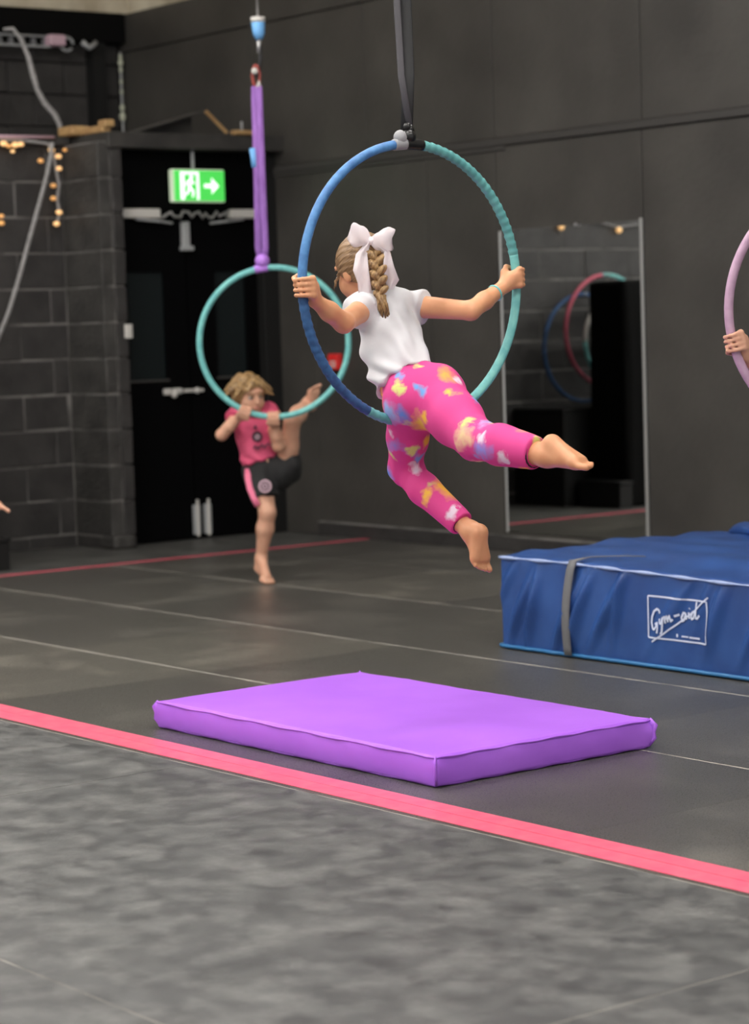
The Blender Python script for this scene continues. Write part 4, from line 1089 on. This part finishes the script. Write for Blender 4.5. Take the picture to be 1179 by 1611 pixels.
# beaded string in the far corner
T = thing('bead_string', (BX+.12, 8.55, 2.51), 'string of pale beads hanging in the far wall corner', 'string')
q = [V(-13.98, 8.645, z) for z in np.linspace(2.52, 3.24, 9)]
MB().tube(q, .008, 6).obj('cord', M_greyplastic, T, True)
for z, r in ((2.80, .034), (2.86, .026), (2.97, .018), (3.04, .018), (3.12, .020), (3.17, .028), (3.21, .020)): MB().ball((-13.98, 8.645, z), (r*.7, r*.7, r)).obj('bead', M_bead, T, True)

# ropes and string lights at the upper left
X = LX+.06
def onx(px, py, X_):
    d = FW+RT*(px-CX)/F_PX-UP*(py-CY)/F_PX; return CAMP+d*(X_/d[0])
q = [onx(a, b, LX-.10) for a, b in ((6, 46), (20, 45), (33, 62), (45, 90), (52, 118), (58, 140), (70, 162), (86, 180), (94, 196), (95, 212))]
rp = MB().tube(q, [.008, .012, .014, .015, .018, .015, .019, .018, .016, .012], 8).obj('rope', M_rope, None, True); tag(rp, 'thick grey rope hanging from the ceiling down onto the block wall', 'rope')
q = [onx(a, b, X+.07) for a, b in ((82, 224), (80, 245), (74, 275), (62, 320), (48, 370), (32, 430), (14, 490), (-8, 545))]
rp = MB().tube(q, .013, 8).obj('rope', M_rope, None, True); tag(rp, 'thin pale rope slanting down across the black block wall', 'rope')
T = thing('string_lights', onx(85, 240, X), 'string of warm amber bulbs trailing along the top of the block wall', 'lights')
cab = [onx(a, b, X-.01) for a, b in ((-60, 222), (0, 219), (40, 221), (75, 226), (84, 240), (88, 265), (93, 290), (90, 315), (94, 335), (90, 350))]
MB().tube(cab, .010, 8).obj('cable', M_rope, T, True)
MB().tube([onx(-60, 214, X), onx(85, 216, X)], .010, 8).obj('lit_rail', M_stripe if False else M_badgepale, T, True)
for k, (a, b, r, m_) in enumerate(((6, 226, .026, M_bulb), (14, 230, .018, M_bulb2), (24, 228, .026, M_bulb), (33, 227, .022, M_bulb), (20, 238, .016, M_bulb), (81, 236, .024, M_bulb), (92, 246, .024, M_bulb), (102, 236, .017, M_bulb2),
                                  (64, 253, .022, M_bulb2), (93, 265, .022, M_bulb), (84, 292, .022, M_bulb2), (84, 312, .022, M_bulb2), (93, 334, .024, M_bulb), (89, 352, .024, M_bulb), (2, 340, .020, M_bulb2), (2, 351, .024, M_bulb2))):
    c_ = onx(a, b, X+.005); MB().ball(c_, (r*.72, r*.9, r*.62), 10, 7).obj('bulb', m_, T, True)
for y, z in ((5.93, 1.967), (5.36, 1.944), (4.8, 2.0)): MB().ball((LX+.03, y, z), .022, 10, 7).obj('bulb', M_bulb, T, True)
MB().tube([V(LX+.02, 6.2, 2.10), V(LX+.02, 5.93, 1.99), V(LX+.02, 5.65, 2.03), V(LX+.02, 5.36, 1.965), V(LX+.02, 4.8, 2.02), V(LX+.02, 4.3, 2.3)], .006, 6).obj('cable', M_rope, T, True)

# ================================================================== left side, mostly seen in the mirror
T = thing('black_box', (-12.3, 5.8, 0), 'low black storage box against the block wall, seen in the mirror', 'box')
MB().box((-12.58, 5.25, 0), (-12.06, 6.42, .66), .008).obj('carcass', M_blackbox, T); MB().box((-12.585, 5.24, .66), (-12.05, 6.43, .685), .006).obj('lid', M_blackbox, T)
T = thing('draped_stack', (-11.85, 5.7, 0), 'tall stack under a black cloth, seen in the mirror', 'drape')
v, f = rbox((.36, 1.58, 1.54), .03, 8, 46, 10, 2); v = v+V(-11.84, 5.41, .772)
for i in range(len(v)):
    k = math.sin(v[i][1]*38+.8*math.sin(v[i][2]*2))*.014*min(1, (1.5-v[i][2])/.4+.15)
    v[i][0] += math.copysign(k, v[i][0]+11.84)*(1 if abs(v[i][0]+11.84) > .15 else 0); v[i][2] -= .02*math.sin(v[i][1]*7)*(v[i][2] > 1.4)
mkobj('cloth', v, f, M_black, T)
T = thing('black_step', (-11.8, 6.27, 0), 'low black wooden step at the left edge of the floor', 'step')
MB().box((-12.02, 6.205, 0), (-11.61, 6.325, .165), .006).obj('step_body', M_blackbox, T); MB().box((-12.03, 6.203, .165), (-11.60, 6.33, .185), .004).obj('tread', M_blackbox, T)
def wallhoop(y, z, r, secs, label, x=-12.47):
    T = thing('aerial_hoop', (x, y, z-r), label, 'hoop'); c_ = V(x, y, z); h = V(0, 1, 0)
    for a0, a1, m_ in secs: ring_section('tape_wrap', c_, h, ZUP, r, a0, a1, .014, m_, T, False)
    MB().tube([c_+V(-.12, 0, r-.02), c_+V(.03, 0, r-.018), c_+V(.03, 0, r+.01)], .006, 6).obj('wall_hook', M_steel, T, True)
wallhoop(5.83, 1.095, .385, ((0, 360, M_hoopnavy),), 'dark blue hoop hung on the block wall, seen in the mirror')
wallhoop(5.65, 1.215, .40, ((-70, 86, M_hooprose), (85, 291, M_hoopaqua)), 'rose and aqua hoop hung on the block wall, seen in the mirror', -12.42)
wallhoop(5.58, 1.14, .33, ((0, 75, M_white), (74, 360, M_hoopaqua)), 'aqua hoop with white tape hung on the block wall, seen in the mirror', -12.37)

# ================================================================== children only partly in the frame
def simple_person(label, J, shirtm, legm, hairm, skin, grips, feet, facing, up, s=1.0, shirt_drop=0.0, leg_to=1.0, h=.006, base=None):
    P = []
    C = lambda t, p, q, a, b, k=.02, **kw: P.append((t, 'cone', (p, q, a*s, b*s), dict(k=k, **kw)))
    T = thing('person', base, label, 'person'); F_ = nrm(facing)
    C('pelvis', J['hR'], J['hL'], .078, .078, .03); C('trunk', J['pel'], J['chest'], .080, .084, .03, flat=(F_, 1.15)); C('trunk', J['chest'], J['up'], .082, .064, .03, flat=(F_, 1.15))
    C('neck', J['up'], J['head']-ZUP*.04, .036, .032)
    for z in 'LR':
        sh, e, w_ = J['s'+z], J['e'+z], J['w'+z]; C('shoulder', J['up'], sh, .046, .038, .03)
        C('arm', sh, e, .036, .029); C('arm', e, e+(w_-e)*.4, .029, .028); C('arm', e+(w_-e)*.4, w_, .028, .020)
        hp, k, a = J['h'+z], J['k'+z], J['a'+z]; cf = k+(a-k)*.35+nrm(np.cross(np.cross(hp-k, a-k), a-k)+V(1e-6, 0, 0))*-.006
        C('leg'+z, hp, k, .076, .050); C('leg'+z, k, cf, .048, .046); C('leg'+z, cf, a, .046, .027)
    for g in grips: P += g
    for f_ in feet: P += f_
    P += head_prims(J['head'], facing, up, s)
    solid('body', P, h, skin, T)
    face_bits(J['head'], facing, up, s, T, hairm)
    f = nrm(facing); u = nrm(up-f*(up@f)); l = np.cross(u, f); A = (l, f, u); hc = J['head']
    solid('hair', [('h', 'ell', (hc+f*-.014+u*.022, A, [.083*s, .098*s, .093*s]), dict(k=.01)), ('h', 'ell', (hc+f*-.06-u*.05, A, [.07*s, .05*s, .09*s]), dict(k=.02)),
                   ('h', 'ell', (hc+f*.068-u*.032, A, [.080*s, .080*s, .078*s]), dict(k=.008, sub=True))], h, hairm, T, disp=lambda v: .0014*np.sin(((v-hc)@l)*150))
    S = [p for p in P if p[0] in ('trunk', 'shoulder')]
    for z in 'LR':
        d = nrm(J['e'+z]-J['s'+z]); S.append(('s', 'cone', (J['s'+z]-d*.03, J['s'+z]+d*.08, .046*s, .046*s), dict(k=.02, cuts=[(J['s'+z]+d*.05, d)])))
    S.append(('trunk', 'cone', (J['pel']-ZUP*.045, J['chest'], .100*s, .088*s), dict(k=.03, cuts=[(J['pel']-ZUP*.075, -ZUP)])))
    solid('t_shirt', S, h, shirtm, T, grow=.009)
    L_ = [p for p in P if p[0] == 'pelvis']
    for z in 'LR':
        k, a = J['k'+z], J['a'+z]; d = nrm(a-k); cp = k+(a-k)*.82
        L_ += [(p[0], p[1], p[2], dict(p[3], cuts=[(cp, d)])) for p in P if p[0] == 'leg'+z]
    solid('leggings', L_, h, legm, T, grow=.006)
# hoop at the right edge
DR = 7.20; rc = at(1352, 484, DR); rr0 = .405
rh = nrm(RH+FH*.05)
hoop3 = thing('aerial_hoop', rc-ZUP*rr0, 'lilac aerial hoop at the right edge of the picture', 'hoop')
ring_section('tape_wrap', rc, rh, ZUP, rr0, 98, 442, .0145, M_hooplilac, hoop3, False)
ring_section('black_binding', rc, rh, ZUP, rr0, 81, 99, .0165, M_tapeblack, hoop3, False)
band('strap', [rc+ZUP*(rr0+.01), rc+ZUP*(rr0+.9), V(rc[0], rc[1], cz(rc[0]))], .04, .012, RH, M_strapblack, hoop3)
a_h = 193.5
gR = rc+rh*rr0*math.cos(math.radians(a_h))+ZUP*rr0*math.sin(math.radians(a_h)); gL = rc+rh*rr0*math.cos(math.radians(-20))+ZUP*rr0*math.sin(math.radians(-20))
fl0 = at(1330, 700, 7.42); fl0[2] = 0
J = dict(pel=fl0+ZUP*.68, chest=fl0+ZUP*.88, up=fl0+ZUP*1.0, head=fl0+ZUP*1.16-FH*.02, hR=fl0+ZUP*.64-RH*.07, hL=fl0+ZUP*.64+RH*.07,
         sR=fl0+ZUP*.99-RH*.125, sL=fl0+ZUP*.99+RH*.125, eR=at(1236, 622, 7.30), eL=fl0+ZUP*.93+RH*.28-FH*.12,
         kR=fl0+ZUP*.36-RH*.085-FH*.02, kL=fl0+ZUP*.36+RH*.085-FH*.02, aR=fl0+ZUP*.065-RH*.09+FH*.02, aL=fl0+ZUP*.065+RH*.09+FH*.02)
J['wR'] = gR+nrm(J['eR']-gR)*.058; J['wL'] = gL+nrm(J['eL']-gL)*.055
tg = lambda g: nrm(np.cross(np.cross(rh, ZUP), g-rc))
simple_person('person at the right edge gripping the lilac hoop with one bare hand showing', J, M_shorts, M_blackbox, M_hair, M_skinpale,
              [grip(gR, tg(gR), J['wR'], -FH+.2*ZUP, rt=.0145, s=1.05, side='hand'), grip(gL, tg(gL), J['wL'], -FH, rt=.0145, s=1.05, side='hand')],
              [foot(J['aR'], J['aR']-FH*.15-RH*.02-ZUP*.028, -ZUP, 1.0, 'foot', 1), foot(J['aL'], J['aL']-FH*.15+RH*.02-ZUP*.028, -ZUP, 1.0, 'foot', -1)],
              nrm(-FH-.2*RH), ZUP, base=fl0, h=.0045)
# hoop beyond the left edge, with one foot reaching into the picture
DL = 10.2; lc = at(-215, 655, DL); lr_ = .40; lh = nrm(RH*.95+FH*.3)
hoop4 = thing('aerial_hoop', lc-ZUP*lr_, 'aerial hoop just beyond the left edge of the picture', 'hoop')
ring_section('tape_wrap', lc, lh, ZUP, lr_, 0, 360, .0145, M_hoopteal, hoop4, False)
band('strap', [lc+ZUP*(lr_+.0), lc+ZUP*(lr_+.9), V(lc[0], lc[1], cz(lc[0]))], .04, .012, RH, M_strapblack, hoop4)
pl = lc-ZUP*(lr_-.11)
hpR = lc+lh*lr_*math.cos(math.radians(25))+ZUP*lr_*math.sin(math.radians(25)); hpL = lc+lh*lr_*math.cos(math.radians(155))+ZUP*lr_*math.sin(math.radians(155))
toe = at(18, 796, DL-.12)
J = dict(pel=pl, chest=pl+ZUP*.20-RH*.03, up=pl+ZUP*.32-RH*.04, head=pl+ZUP*.48-RH*.04, hR=pl-lh*.07-ZUP*.02-FH*.02, hL=pl+lh*.07-ZUP*.02,
         sR=pl+ZUP*.31-lh*.16, sL=pl+ZUP*.31+lh*.09, eR=pl+ZUP*.36-lh*.30-FH*.05, eL=pl+ZUP*.34+lh*.25-FH*.08,
         kR=pl-ZUP*.16-lh*.10-FH*.26, aR=pl-ZUP*.40-lh*.08-FH*.20, kL=(pl+at(-38, 776, DL-.12))/2+ZUP*.01, aL=at(-38, 776, DL-.12))
J['wR'] = hpL+nrm(J['eR']-hpL)*.058; J['wL'] = hpR+nrm(J['eL']-hpR)*.058
tg4 = lambda g: nrm(np.cross(np.cross(lh, ZUP), g-lc))
simple_person('person beyond the left edge with one bare foot reaching into the picture', J, M_shirt, M_shorts, M_hairdark, M_skinpale,
              [grip(hpL, tg4(hpL), J['wR'], -FH, rt=.0145, s=1.05, side='hand'), grip(hpR, tg4(hpR), J['wL'], -FH, rt=.0145, s=1.05, side='hand')],
              [foot(J['aR'], J['aR']-FH*.03-ZUP*.14+RH*.03, -RH-FH*.2, 1.0, 'foot', 1), foot(J['aL'], toe, UP*-.8+RH*.1, 1.0, 'foot', -1)],
              nrm(RH*.7-FH*.6), ZUP, base=lc-ZUP*(lr_+.25))
